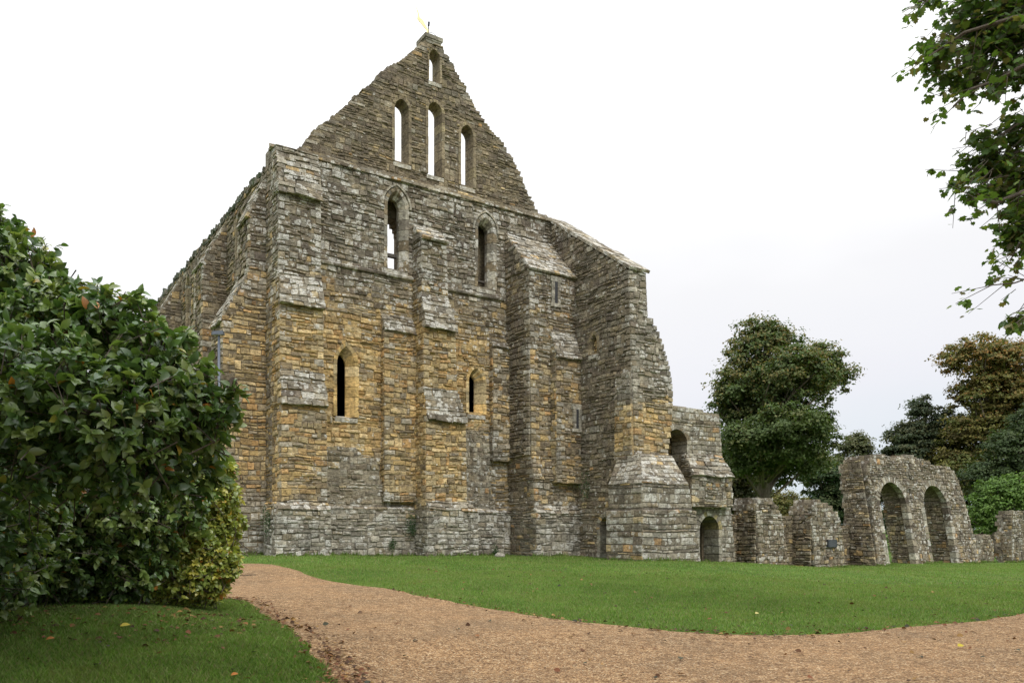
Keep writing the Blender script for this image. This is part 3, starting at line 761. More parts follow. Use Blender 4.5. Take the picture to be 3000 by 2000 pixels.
# slit windows
def slit(x, y, z0, z1, w):
    mb = MB(); r = random.Random(int(z0*10))
    for s in (-1, 1):
        z = z0
        while z < z1:
            h = min(z1-z, r.uniform(.25, .4)); a = x+s*w/2; b = x+s*(w/2+.15)
            mb.box(min(a, b), max(a, b), y-.075, y+.05, z+.006, z+h-.006, (*r.choice(GREY), .4)); z += h
    mb.box(x-w/2-.2, x+w/2+.2, y-.07, y+.05, z1, z1+.22, (*GREY[1], .5)); mb.box(x-w/2-.2, x+w/2+.2, y-.08, y+.05, z0-.15, z0, (*GREY[1], .5))
    o = mb.build('slit_window', M_DRESS, D)
    mb = MB(); mb.box(x-w/2, x+w/2, y-.062, y-.05, z0, z1, (.006, .006, .006, 0)); mb.build('dark_panel', M_IRON_SHADE, o)  # dark panel over solid wall stands for the shade inside the slit
slit(11.80, -1.83, 11.45, 12.4, .16)
slit(12.62, -2.28, 6.0, 6.85, .14)
# --- side buttresses
Fs = ((0, 0, 0), (0, 1, 0), (-1, 0, 0))
buttress('buttress', D, Fs, .8, 2.4, [(-.3, 1.8), (2.4, 1.78), (2.7, 1.66), (9.3, 1.62), (9.35, 1.7), (11.25, .66), (13.4, .62), (13.45, .68), (15.0, 0)], zone_side, 200,
         'side buttress round the left corner with long sloping slab offsets', zone_s=lambda x, y, z: zone_front(1.5, y, z))
for k, v in enumerate((6.6, 16.1, 25.6)):
    buttress('buttress', D, Fs, v, v+1.6, [(-.3, 1.4), (8.0, 1.35), (8.9, 1.05), (13.15, 1.0), (13.2, 1.06), (15.15, 0)], zone_side, 220+20*k, 'dark buttress on the long left side wall', zone_s=zone_side)
# --- great raking buttress on the right
uG = 12.9
mb = MB()
door = lancet(-3.95, .36, .2, 1.75, 2.15, 5)
prof = [(.25, -.2), (.25, 16.0), (-5.33, 12.25), (-5.93, -.2)]
nich = lancet(-3.15, .24, 9.15, 9.6, 10.0, 5)
core(mb, (uG, 0, 0), Yv, Z, SN, [prof, door, nich], .95, zone_shaded)
stones(mb, (uG, 0, 0), Yv, Z, SN, [prof, door, nich], zone_shaded, 300, prot=(.0, .07), quoin='l', lens=(.18, .5), split=.65)
# flank step on the lower left face
lp = [(-5.70, 4.4), (-4.6, 4.4), (-4.65, 8.0), (-5.53, 8.0)]
core(mb, (uG-.12, 0, 0), Yv, Z, SN, [lp], .2, zone_G); stones(mb, (uG-.12, 0, 0), Yv, Z, SN, [lp], zone_G, 301, prot=(.01, .05), quoin='l', lens=(.3, .6), split=.3)
Bt = Vector((0, .6/12.25, 1))
fp = [(uG-.02, -.2), (14.7, -.2), (14.7, 4.9), (14.9, 5.6), (15.05, 6.6), (15.12, 7.4), (15.0, 8.3), (14.62, 9.35), (14.2, 10.15), (13.8, 10.35), (13.78, 12.2), (uG-.02, 12.2)]
core(mb, (0, -5.95, 0), X, Bt, FN, [fp], 1.4, zone_G, shrink=.02)
stones(mb, (0, -5.95, 0), X, Bt, FN, [fp], zone_G, 302, prot=(.0, .07), quoin='lr', ext=.02, lens=(.2, .65), split=.45)
g1 = mb.build('raking_buttress', M_STONE, D); g1['label'] = 'great raking buttress at the right with a dark flank and a pale battered end'
mb = MB(); surround(mb, (uG, 0, 0), Yv, Z, SN, -3.15, .22, 9.15, 9.6, 10.0, ring=.15, hi=.17, d1=.1, d2=.2, zone=zone_shaded, seed=7, n=5, dress=BROWN+[(.36, .3, .18)])
o = mb.build('blind_window', M_DRESS, g1)
mb = MB(); stones(mb, (uG+.18, 0, 0), Yv, Z, SN, [[(-3.5, 9.0), (-2.8, 9.0), (-2.8, 10.2), (-3.5, 10.2)]], lambda x, y, z: ([(1, OCHR), (1, BROWN)], .1), 303); mb.build('blocking', M_STONE, o)
mb = MB(); r = random.Random(17)   # coping on the rake
dv = Vector((0, -5.6, -3.75)); ln = dv.length; dn = dv/ln; up = Vector((0, dn.z, -dn.y)); up = up if up.z > 0 else -up
s = 0; st = Vector((uG-.08, .3, 16.03))
while s < ln+.15:
    l = r.uniform(.3, .6)
    for q in range(2):
        x0, x1 = (0, .55) if q == 0 else (.556, 1.1)
        a = st+dn*(s+.006); b = st+dn*(s+l-.006); h = r.uniform(.10, .16)
        c = pick(r, [(1.4, GREY), (.4, BROWN)])
        mb.hexa([tuple(p+Vector((xx, 0, 0))) for p, xx in ((b, x0), (b, x1), (a, x1), (a, x0))]+[tuple(p+Vector((xx, 0, 0))+up*h) for p, xx in ((b, x0), (b, x1), (a, x1), (a, x0))], (*c, .7))
    s += l
mb.build('coping', M_DRESS, g1)
# foot
mb = MB(); zf = zone_grey
u0t, u0b, u1t, u1b, vt, vb, wt, wb = uG-.03, 12.35, 14.66, 14.86, -6.0, -6.72, 4.65, 3.45; vk = -4.75
mb.hexa([(u0b, vb, wb), (u1b, vb, wb), (u1b, vk, wb), (u0b, vk, wb), (u0t, vt, wt), (u1t, vt, wt), (u1t, vk, wt), (u0t, vk, wt)], (.2, .18, .15, .1))
mb.hexa([(u0b, vb, 2.35), (u1b+.25, vb, 2.35), (u1b+.25, vk, 2.35), (u0b, vk, 2.35), (u0b, vb, wb), (u1b, vb, wb), (u1b, vk, wb), (u0b, vk, wb)], (.2, .18, .15, .1))
mb.hexa([(u0b-.12, vb-.14, -.3), (u1b+.62, vb-.14, -.3), (u1b+.62, vk, -.3), (u0b-.12, vk, -.3), (u0b-.1, vb-.12, 2.3), (u1b+.32, vb-.12, 2.3), (u1b+.32, vk, 2.3), (u0b-.1, vk, 2.3)], (.2, .18, .15, .1))
Bs = Vector((0, vt-vb, wt-wb)); l1 = Bs.length; Bs.normalize(); n1 = X.cross(Bs)
stones(mb, (0, vb-.02, wb-.05), X, Bs, n1, [[(u0b-.04, 0), (u1b+.04, 0), (u1t, l1), (u0t, l1)]], zone_slab, 310, courses=crs(31, 0, 3, .17, .25), slab=True, split=0, lens=(.25, .55), prot=(.01, .04))
Bs = Vector((u0t-u0b, 0, wt-wb)); l2 = Bs.length; Bs.normalize(); n2 = (-Yv).cross(Bs); n2 = n2 if n2.x < 0 else -n2
stones(mb, (u0b-.02, 0, wb-.05), Yv, Bs, n2, [[(vb-.04, 0), (vk, 0), (vk, l2), (vt, l2)]], zone_slabd, 311, courses=crs(32, 0, 3, .17, .25), slab=True, split=0, lens=(.25, .55), prot=(.01, .04))
BC = crs(77, -1, 5, .19, .38)
stones(mb, (0, vb, 0), X, Z, FN, [[(u0b, 2.4), (u1b+.25, 2.4), (u1b, wb), (u0b, wb)]], zf, 312, courses=BC, lens=(.22, .7), split=.35, prot=(.01, .035), ext=.02)
stones(mb, (u0b, 0, 0), Yv, Z, SN, [[(vb, 2.4), (vk, 2.4), (vk, wb), (vb, wb)]], zone_shaded, 313, courses=BC, lens=(.35, .7), split=.15, prot=(.01, .035), ext=.02)
stones(mb, (0, vb-.13, 0), X, Z, FN, [[(u0b-.12, -.2), (u1b+.62, -.2), (u1b+.32, 2.38), (u0b-.1, 2.38)]], zf, 314, courses=BC, lens=(.22, .8), split=.35, prot=(.01, .04), ext=.02)
stones(mb, (u0b-.11, 0, 0), Yv, Z, SN, [[(vb-.13, -.2), (vk, -.2), (vk, 2.38), (vb-.13, 2.38)]], zone_shaded, 315, courses=BC, lens=(.35, .8), split=.2, prot=(.01, .04), ext=.02, lich=.12)
mb.build('splayed_foot', M_STONE, g1)
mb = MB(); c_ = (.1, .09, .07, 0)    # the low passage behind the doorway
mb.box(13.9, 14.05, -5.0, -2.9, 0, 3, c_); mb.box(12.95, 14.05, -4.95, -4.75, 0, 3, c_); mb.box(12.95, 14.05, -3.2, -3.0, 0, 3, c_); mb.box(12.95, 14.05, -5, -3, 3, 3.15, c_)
mb.build('passage', M_STONE, g1)
mb = MB(); surround(mb, (uG, 0, 0), Yv, Z, SN, -3.95, .36, .2, 1.75, 2.15, ring=.2, hi=.34, d1=.2, d2=.9, zone=zone_shaded, seed=8, n=6, sill=False, dress=GREY+OCHR[:1])
mb.build('doorway_surround', M_DRESS, g1)

# --- low tower at the right end
vH = -4.5; mb = MB()
dH = lancet(18.52, .62, -.3, 1.45, 2.2, 7); nH = lancet(16.6, .62, 3.2, 5.1, 6.1, 8)
def rnd_arch(c, hw, w0, ws, n=8, off=0.0):
    h = hw+off; p = [(c-h, w0)]
    k = max(2, int((ws-w0)/.35))
    p += [(c-h, w0+(ws-w0)*i/k) for i in range(1, k)]
    p += [(c-h*math.cos(math.pi*i/(2*n)), ws+h*math.sin(math.pi*i/(2*n))) for i in range(0, 2*n+1)]
    p += [(c+h, w0+(ws-w0)*i/k) for i in range(k-1, 0, -1)]+[(c+h, w0)]
    return p
dH = rnd_arch(18.52, .62, -.3, 1.6, 6, .12); nH = rnd_arch(16.45, .64, 3.2, 5.38, 6, .1)
hl = [(15.3, -.3), (20.38, -.3), (20.1, 2.0), (19.75, 4.2), (19.4, 5.0), (19.22, 6.9), (15.3, 7.05)]
core(mb, (0, vH, 0), X, Z, FN, [hl, dH, nH], .9, zone_grey, shrink=.03)
BH = crs(78, -1, 9, .19, .32)
stones(mb, (0, vH, 0), X, Z, FN, [hl, dH, nH], zone_grey, 320, courses=BH, lens=(.22, .6), split=.35, prot=(.01, .055), quoin='r')
# rear walls, ceiling
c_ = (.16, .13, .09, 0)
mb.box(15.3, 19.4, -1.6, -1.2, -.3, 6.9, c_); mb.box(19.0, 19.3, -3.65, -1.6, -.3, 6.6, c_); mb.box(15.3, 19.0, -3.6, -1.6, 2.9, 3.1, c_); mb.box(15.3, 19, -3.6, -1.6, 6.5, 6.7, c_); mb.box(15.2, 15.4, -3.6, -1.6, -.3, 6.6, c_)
stones(mb, (0, -3.45, 0), X, Z, FN, [[(15.6, 3.1), (17.2, 3.1), (17.2, 6.3), (15.6, 6.3)]], lambda x, y, z: ([(1.2, OCHR), (.5, BROWN), (.3, GREY)], .1), 321, lens=(.2, .5))
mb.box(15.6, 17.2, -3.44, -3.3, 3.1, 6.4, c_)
h1 = mb.build('end_tower', M_STONE, D); h1['label'] = 'low grey tower with a round-headed doorway and a deep arched niche'
def arch_ring(mb, O, A, B, Nn, pa, pb, d0, d1, r, pal, li=.4):
    O = Vector(O); A = Vector(A); B = Vector(B); Nn = Vector(Nn)
    for i in range(len(pa)-1):
        q = [(pa[i], d0), (pb[i], d0), (pb[i], d1), (pa[i], d1)]; q2 = [(pa[i+1], d0), (pb[i+1], d0), (pb[i+1], d1), (pa[i+1], d1)]
        f = r.uniform(-.015, .02)
        def PP(p, p2, d, t): return tuple(O+A*(p[0]+(p2[0]-p[0])*t)+B*(p[1]+(p2[1]-p[1])*t)-Nn*(d if d > 0 else d-f))
        vs = [PP(q[k][0], q2[k][0], q[k][1], .04) for k in range(4)]+[PP(q[k][0], q2[k][0], q[k][1], .96) for k in range(4)]
        c = r.choice(pal); k = r.uniform(.85, 1.15); mb.hexa(vs, (*[x*k for x in c], li*r.random()*1.3))
for (c, hw, w0, ws, ring, pal) in ((18.52, .62, -.3, 1.6, .22, GREY+[(.36, .31, .17)]), (16.45, .64, 3.2, 5.38, .2, GREY+BROWN[:1])):
    mb = MB(); arch_ring(mb, (0, vH, 0), X, Z, FN, rnd_arch(c, hw, w0, ws, 6), rnd_arch(c, hw, w0, ws, 6, ring), -.055, .9, random.Random(5), pal); mb.build('arch_surround', M_DRESS, h1)
mb = MB(); mb.box(17.02, 17.45, vH-.12, vH+.1, 4.88, 4.98, (*GREY[1], .4)); mb.build('impost', M_DRESS, h1)
buttress('offset_buttress', h1, ((0, vH, 0), (1, 0, 0), (0, -1, 0)), 16.95, 19.55, [(2.6, .42), (3.95, .45), (4.0, .55), (4.95, .02)], zone_grey, 330, None, s0b=[0, 0, .04, 0], s1b=[.1, 0, .05, -.25], quoin='l', slabzone=zone_slabd)

# ================================================================== ruins to the right
def thing_at(name, label, cat, u, v, group=None):
    x, y = b2w(u, v); o = empty(name, (x, y, zt(x, y)), YAW); tag(o, label, cat, group); return o
RW = thing_at('ruined_wall', 'low broken stone wall with two thick pier stubs between the tower and the double-arched wall', 'wall', 25, -3.8)
zb = RW.location.z
def pier(parent, ox, oy, oz, fl, leftd, seed, name, label, vF=-4.5, zl=zone_ruin, dp=1.6, quoin='l', lean=0.0):
    """fl: front outline (u,w); leftd: side outline (v,w)"""
    mb = MB(); o = Vector((-ox, -oy, -oz)); u0 = min(p[0] for p in fl)
    Bz = Vector((0, lean, 1))
    core(mb, o+Vector((0, vF, 0)), X, Bz, FN, [fl], dp, zl, shrink=.05)
    stones(mb, o+Vector((0, vF, 0)), X, Bz, FN, [fl], zl, seed, prot=(.01, .08), lens=(.14, .42), ragged=.06, split=.6, quoin=quoin)
    stones(mb, o+Vector((u0+.05, 0, 0)), Yv, Bz, SN, [leftd], zone_ruind, seed+1, prot=(.01, .08), lens=(.14, .4), ragged=.03, split=.75)
    # rough top rubble
    r = random.Random(seed)
    for i in range(len(COURSE)-1):
        t0, t1 = COURSE[i], COURSE[i+1]; sp = spans([fl], (t0+t1)/2); up_ = spans([fl], t1+(t1-t0)/2)
        if not sp: continue
        a, b = sp[0][0], sp[-1][1]
        ends = [(a, 1), (b, -1)]
        for e_, s in ends:
            y = vF
            while y < vF+dp:
                l = r.uniform(.18, .4); q = r.uniform(.2, .4); w, li = zl(e_, y, t0); c = pick(r, w)
                e2 = e_-s*r.uniform(-.03, .05); sh_ = lean*t0
                mb.box(min(e2, e2+s*q)-ox, max(e2, e2+s*q)-ox, y-oy+sh_, y+l-.01-oy+sh_, t0-oz+.01, t1-oz+r.uniform(-.01, .03), (*c, li), .02, r); y += l
    ob = mb.build(name, M_STONE, parent)
    if label: ob['label'] = label
    return ob
ox, oy = 25, -3.8
pier(RW, ox, oy, zb, [(21.95, -.5), (24.15, -.55), (24.0, .8), (23.75, 1.9), (23.6, 2.4), (23.25, 2.75), (23.1, 2.95), (22.5, 3.05), (22.3, 3.12), (21.9, 3.0), (21.7, 2.7), (21.85, 2.0)], [(-4.5, -.5), (-3.3, -.5), (-3.3, 1.7), (-3.45, 2.15), (-3.7, 2.5), (-4.0, 2.75), (-4.5, 2.85)], 400, 'pier', 'left pier stub, taller, flat topped', dp=1.2)
pier(RW, ox, oy, zb, [(26.35, -.6), (28.95, -.6), (28.8, .6), (28.65, 1.4), (28.5, 2.0), (28.25, 2.35), (27.95, 2.6), (27.4, 2.85), (26.6, 2.98), (26.2, 2.85), (26.0, 2.5), (26.15, 1.5)], [(-4.5, -.6), (-3.4, -.6), (-3.4, 1.7), (-3.6, 2.2), (-3.9, 2.55), (-4.5, 2.75)], 410, 'pier', 'right pier stub with a rounded top and a dark plaque', dp=1.1)
mb = MB(); o_ = Vector((-ox, -oy, -zb)); lp = [(20.2, -.6), (31.8, -.6), (31.8, 1.9), (30, 1.6), (28.6, 2.0), (27, 2.1), (26, 2.2), (25.2, 2.3), (24.5, 2.1), (23, 2.2), (21.6, 2.3), (20.2, 2.1)]
core(mb, o_+Vector((0, -3.4, 0)), X, Z, FN, [lp], .7, zone_ruind); stones(mb, o_+Vector((0, -3.4, 0)), X, Z, FN, [lp], zone_ruind, 420, ragged=.05, prot=(.01, .07), lens=(.14, .45))
mb.build('curtain_wall', M_STONE, RW)
mb = MB(); mb.box(27.28-ox, 28.02-ox, -4.66-oy, -4.5-oy, .68-zb, 1.06-zb, (.3, .3, .3, 0)); pl = mb.build('plaque', M_SLATE, RW)
mb = MB(); r = random.Random(2)
for k in range(6):
    z = 1.0-k*.055-zb; x = 27.36-ox+(.08 if k in (0, 5) else 0)
    xe = 27.94-ox-(.08 if k in (0, 5) else r.uniform(0, .08))
    while x < xe: l = r.uniform(.03, .08); mb.box(x, min(x+l, xe), -4.664-oy, -4.655-oy, z-.016, z, (.3, .3, .3, 0)); x += l+.018
mb.build('inscription', M_PLTXT, pl)
# double-arched wall
AW = thing_at('arched_wall', 'free-standing ruined wall pierced by two tall round arches', 'wall', 36, -4.3)
za = AW.location.z; ox, oy = 36, -4.3
vF = -4.95; ln_ = .17
def ua(px, py, v):                       # where a sight line meets the plane of this wall
    k = (px-1176)/F; bx = OX+VX*v; by = OY+VY*v; u = (k*by-bx)/(UX-k*UY); return u, EYE+(1215-py)/F*(by+UY*u)
a1 = rnd_arch(33.55, 1.3, -.5, 2.95, 8, .3); a2 = rnd_arch(38.0, 1.3, -.5, 2.9, 8, .3)
fl = [(31.15, -.6), (42.1, -.7), (41.9, .6), (41.75, 1.6), (41.55, 2.8), (41.3, 3.9), (41.1, 4.6), (40.8, 5.1), (40.2, 5.4), (39.6, 5.5), (38.3, 5.5), (37.6, 5.7), (36.2, 5.85), (35.3, 5.8), (34.4, 5.65), (33.5, 5.8), (32.6, 5.75), (32.0, 5.55), (31.65, 5.2), (31.5, 4.6), (31.45, 3), (31.2, 1)]
mb = MB(); o_ = Vector((-ox, -oy+vF, -za)); Bl = Vector((0, ln_, 1))
core(mb, o_, X, Bl, FN, [fl, a1, a2], 1.5, zone_ruin, shrink=.05)
stones(mb, o_, X, Bl, FN, [fl, a1, a2], zone_ruin, 430, ragged=.05, prot=(.01, .08), lens=(.13, .38), split=.7)
stones(mb, Vector((31.02-ox, -oy, -za)), Yv, Bl, SN, [[(vF, -.6), (vF+1.9, -.6), (vF+1.45, 1.4), (vF+1.3, 3.5), (vF+1.25, 5.2), (vF+.9, 5.45), (vF, 5.5)]], zone_ruind, 431, prot=(.01, .09), lens=(.14, .4), split=.85)
for (c) in (33.55, 38.0):
    ym = c+1.3+.13
    stones(mb, Vector((ym-ox, -oy, -za)), Yv, Bl, SN, [[(vF+.02, -.5), (vF+1.48, -.5), (vF+1.48, 3.2), (vF+.02, 3.2)]], zone_ruind, 433+int(c), prot=(.0, .05), lens=(.14, .4), split=.7)
r = random.Random(3)
for i in range(len(COURSE)-1):
    t0, t1 = COURSE[i], COURSE[i+1]; sp = spans([fl], (t0+t1)/2)
    if not sp: continue
    for e_, s in ((sp[0][0], 1), (sp[-1][1], -1)):
        y = vF
        while y < vF+1.5:
            l = r.uniform(.18, .4); q = r.uniform(.2, .4); w, li = zone_ruin(e_, y, t0); c = pick(r, w); e2 = e_-s*r.uniform(-.03, .06)
            mb.box(min(e2, e2+s*q)-ox, max(e2, e2+s*q)-ox, y-oy+ln_*t0, y+l-.01-oy+ln_*t0, t0-za+.01, t1-za+r.uniform(-.01, .03), (*c, li), .02, r); y += l
mb.build('wall', M_STONE, AW)
for c, s_ in ((33.55, 2.95), (38.0, 2.9)):
    mb = MB(); arch_ring(mb, o_, X, Bl, FN, rnd_arch(c, 1.3, -.5, s_, 18), rnd_arch(c, 1.3, -.5, s_, 18, .36), -.05, .3, random.Random(int(c)), DARK[:4]+GREY[:3], .7); mb.build('arch', M_DRESS, AW)
# stumps at the far right
T1 = thing_at('wall_stump', 'low crumbled wall stump directly right of the double-arched wall', 'wall', 42.5, -4.3)
pier(T1, 42.5, -4.3, T1.location.z, [(42.6, -.8), (44.9, -.8), (44.8, .8), (44.4, 1.15), (43.7, 1.3), (43.0, 1.15), (42.6, .9)], [(-4.5, -.8), (-4.0, -.8), (-4.0, .8), (-4.5, 1.0)], 440, 'masonry', None, dp=.8)
T2 = thing_at('wall_pillar', 'square stub of ruined pillar at the far right, taller than the crumbled stump beside it', 'pillar', 46, -4.6)
pier(T2, 46, -4.6, T2.location.z, [(46.2, -.8), (48.6, -.8), (48.5, 1.5), (48.4, 2.65), (47.3, 2.8), (46.3, 2.7), (46.15, 1.2)], [(-5, -.8), (-4.5, -.8), (-4.5, 2.5), (-5, 2.6)], 450, 'masonry', None, vF=-5, dp=.8)
T3 = thing_at('wall_stump', 'broken low wall between the crumbled stump and the far right pillar', 'wall', 44.8, -3.2)
pier(T3, 44.8, -3.2, T3.location.z, [(44.9, -.8), (47, -.8), (46.8, .5), (46.0, .8), (44.9, .95)], [(-3.4, -.8), (-2.8, -.8), (-2.8, .7), (-3.4, 1)], 455, 'masonry', None, vF=-3.4, dp=.8)
T4 = thing_at('wall_stump', 'rough wall end leaving the right edge of the frame', 'wall', 50, -5.2)
pier(T4, 50, -5.2, T4.location.z, [(50.6, -.8), (54, -.8), (54, 2.4), (52.5, 2.6), (50.8, 2.5)], [(-5.4, -.8), (-4.2, -.8), (-4.2, 2.2), (-5.4, 2.3)], 460, 'masonry', None, vF=-5.4, dp=1.2)

# ================================================================== vegetation
def cards(centers, normals, size, aspect, colors, rg, droop=0.0):
    """leaf quads (kite shaped) at centers facing roughly along normals"""
    n = len(centers)
    rnd = rg.normal(size=(n, 3)); t = np.cross(normals, rnd); t /= np.linalg.norm(t, axis=1)[:, None]+1e-9
    t[:, 2] -= droop; t /= np.linalg.norm(t, axis=1)[:, None]
    b = np.cross(normals, t); b /= np.linalg.norm(b, axis=1)[:, None]+1e-9
    s = size[:, None]
    p0 = centers-t*s*.5; p1 = centers+b*s*aspect*.5-normals*s*.08; p2 = centers+t*s*.5; p3 = centers-b*s*aspect*.5-normals*s*.08
    V = np.stack([p0, p1, p2, p3], 1).reshape(-1, 3)
    Fc = np.arange(4*n).reshape(n, 4)
    C = np.repeat(np.concatenate([colors, np.ones((n, 1))], 1), 4, 0)
    return V, Fc, C
def tree(name, label, base, trunk_h, trunk_r, lobes, pal, nleaf, leaf, seed, cat='tree', group=None, clump=.9, sparse=0.0, tipcol=None):
    """lobes: [(x,y,z,rx,ry,rz)] relative to base"""
    rg = np.random.default_rng(seed); r = random.Random(seed)
    o = empty(name, base); tag(o, label, cat, group)
    vol = np.array([l[3]*l[4]*l[5] for l in lobes])**(2/3); vol /= vol.sum()
    CC = []; twigs = []
    ncl = max(20, int(sum(l[3]*l[5] for l in lobes)/(clump**2)*11))
    for k in range(ncl):
        l = lobes[rg.choice(len(lobes), p=vol)]
        d = rg.normal(size=3); d /= np.linalg.norm(d); d[2] = abs(d[2])*1.0 if rg.random() < .62 else d[2]
        rr = rg.uniform(.55, 1.02)
        c = np.array(l[:3])+d*np.array(l[3:])*rr
        CC.append((c, d, clump*rg.choice([.45, .6, .8, 1.1])*rg.uniform(.8, 1.2)))
    cen = np.array([c for c, _, _ in CC]); dirs = np.array([d for _, d, _ in CC]); rad = np.array([q for _, _, q in CC])
    idx = rg.integers(0, ncl, nleaf)
    d = rg.normal(size=(nleaf, 3)); d /= np.linalg.norm(d, axis=1)[:, None]
    d[:, 2] = np.where(rg.random(nleaf) < .7, np.abs(d[:, 2]), d[:, 2])
    P = cen[idx]+d*rad[idx][:, None]*np.array([1.15, 1.15, .75])*(rg.random(nleaf)**.5)[:, None]*rg.uniform(.7, 1.25, (nleaf, 1))
    nr = d*.6+dirs[idx]*.35+np.array([0, 0, .55])+rg.normal(size=(nleaf, 3))*.45; nr /= np.linalg.norm(nr, axis=1)[:, None]
    pal = np.array(pal); cid = rg.integers(0, len(pal), ncl)
    col_ = pal[np.where(rg.random(nleaf) < .72, cid[idx], rg.integers(0, len(pal), nleaf))]
    if tipcol is not None:
        zz = (P[:, 2]-P[:, 2].min())/(np.ptp(P[:, 2])+1e-6); m_ = rg.random(nleaf) < np.clip((zz-.35)*tipcol[1]*(.4+.9*(cid[idx] % 2)), 0, .8)
        tp = np.array(tipcol[0]); col_ = np.where(m_[:, None], tp[rg.integers(0, len(tp), nleaf)], col_)
    col_ = col_*rg.uniform(.7, 1.35, (nleaf, 1))
    V, Fc, C = cards(P, nr, leaf*rg.uniform(.6, 1.3, nleaf), .62, col_, rg, .3)
    npmesh('crown', V, Fc, C, M_LEAF, o)
    mb = MB()
    if trunk_h > 0:
        top = Vector((lobes[0][0]*.5, lobes[0][1]*.5, max(l[2] for l in lobes)))
        pts = [Vector((0, 0, -.4))+(top-Vector((0, 0, -.4)))*t+Vector((r.uniform(-.15, .15), r.uniform(-.15, .15), 0))*(t > 0) for t in (0, .06, .15, .3, .45, .6, .8, 1)]
        mb.tube(pts, [trunk_r*1.35, trunk_r*1.1, trunk_r, trunk_r*.9, trunk_r*.7, trunk_r*.5, trunk_r*.3, trunk_r*.1], 10)
        for k in range(min(70, ncl)):
            q = Vector(cen[k]); h = min(q.z*.75, top.z*.8); h = max(trunk_h*.8, h-abs(q.x)*.4); s_ = pts[0].lerp(pts[-1], min(1, (h+.4)/(top.z+.4)))
            mid = s_.lerp(q, .5)+Vector((r.uniform(-.3, .3), r.uniform(-.3, .3), r.uniform(0, .5)))
            mb.tube([s_, mid, q], [trunk_r*.28, trunk_r*.16, .02], 5)
        mb.build('trunk', M_BARK, o, True)
    return o
def base_at(px, Y, dz=0): x = (px-1176)/F*Y; return Vector((x, Y, zt(x, Y)+dz))
def lob(base, Y, l):   # (px, py, rpx, rpy) ellipses -> metres round the base, with depth
    out = []
    for px, py, rx, ry, *dy in l:
        p = at(px, py, Y); out.append((p.x-base.x, dy[0] if dy else 0, p.z-base.z, rx/F*Y, rx/F*Y*.9, ry/F*Y))
    return out
GRN = [(.045, .075, .022), (.055, .085, .025), (.07, .095, .03), (.035, .06, .02)]
b = base_at(1752, 66)
tree('sycamore_tree', 'large broad sycamore standing alone behind the tower, dark green with an olive brown top', b, 5, .62,
     lob(b, 66, [(1760, 850, 95, 105), (1745, 800, 70, 75), (1700, 920, 75, 85, -1), (1830, 900, 85, 90, 1), (1880, 850, 62, 62), (1915, 880, 42, 48), (1720, 1000, 85, 75), (1840, 1000, 80, 70), (1770, 950, 110, 120, 3), (1700, 1060, 70, 50), (1860, 1060, 70, 50, 2), (1670, 940, 45, 70), (1750, 1030, 90, 60, -4), (1700, 1090, 60, 40, -2), (1830, 1080, 70, 40, 2), (1790, 900, 90, 80, -4), (1755, 1010, 75, 55, -6), (1690, 1030, 60, 50, -4), (1820, 1040, 65, 50, -4)]),
     [(.08, .12, .036), (.095, .13, .04), (.08, .11, .036), (.12, .13, .045), (.065, .10, .032)], 110000, .27, 1, clump=.95, tipcol=([(.19, .15, .05), (.15, .14, .045)], .9))
b = base_at(1960, 84)
tree('small_tree', 'small thin-topped tree peeping above the wall just left of the double arch', b, 2, .2, lob(b, 84, [(1965, 1045, 40, 40), (1975, 1020, 22, 26), (1930, 1080, 45, 35), (1900, 1110, 50, 40), (1990, 1065, 25, 25)]), [(.10, .12, .05), (.085, .10, .04), (.12, .12, .05)], 22000, .27, 2, clump=.8)
b = base_at(2110, 78)
tree('conifer_tree', 'dusky grey green conical tree left of the rust tinted chestnut', b, 2, .3, lob(b, 78, [(2120, 960, 35, 45), (2100, 1010, 60, 45), (2075, 1060, 65, 45), (2130, 1050, 75, 60), (2170, 1000, 50, 55)]), [(.075, .10, .055), (.06, .08, .04), (.095, .10, .045)], 48000, .27, 3, clump=.85)
b = base_at(2285, 74)
tree('chestnut_tree', 'tall chestnut with orange brown autumn leaves at the right edge', b, 5, .5, lob(b, 74, [(2240, 840, 78, 68), (2320, 850, 90, 75), (2280, 930, 95, 90), (2350, 950, 110, 100), (2250, 1020, 85, 90), (2330, 1060, 120, 90), (2420, 900, 90, 110), (2215, 1090, 75, 70), (2420, 1060, 90, 90)]),
     [(.14, .135, .035), (.16, .14, .04), (.11, .13, .035), (.12, .10, .032)], 110000, .28, 4, clump=.95, tipcol=([(.28, .15, .045), (.22, .15, .045), (.17, .14, .04)], 1.0))
b = base_at(2350, 66)
tree('evergreen_tree', 'dark bluish green tree in front of the chestnut at the right edge', b, 2, .3, lob(b, 66, [(2330, 1040, 70, 60), (2400, 1000, 80, 90), (2280, 1110, 70, 60), (2370, 1120, 90, 70)]), [(.045, .07, .026), (.055, .085, .03), (.065, .09, .032)], 40000, .24, 5, clump=.8)
b = base_at(2300, 60)
tree('leafy_shrub', 'bright fresh green shrub behind the ruined stumps at the far right', b, 1.5, .12, lob(b, 60, [(2290, 1150, 60, 55), (2340, 1140, 55, 55), (2260, 1190, 50, 50), (2320, 1210, 70, 40), (2400, 1160, 60, 60)]), [(.10, .18, .035), (.13, .21, .045), (.08, .14, .03)], 17000, .22, 6, cat='shrub', clump=.55)
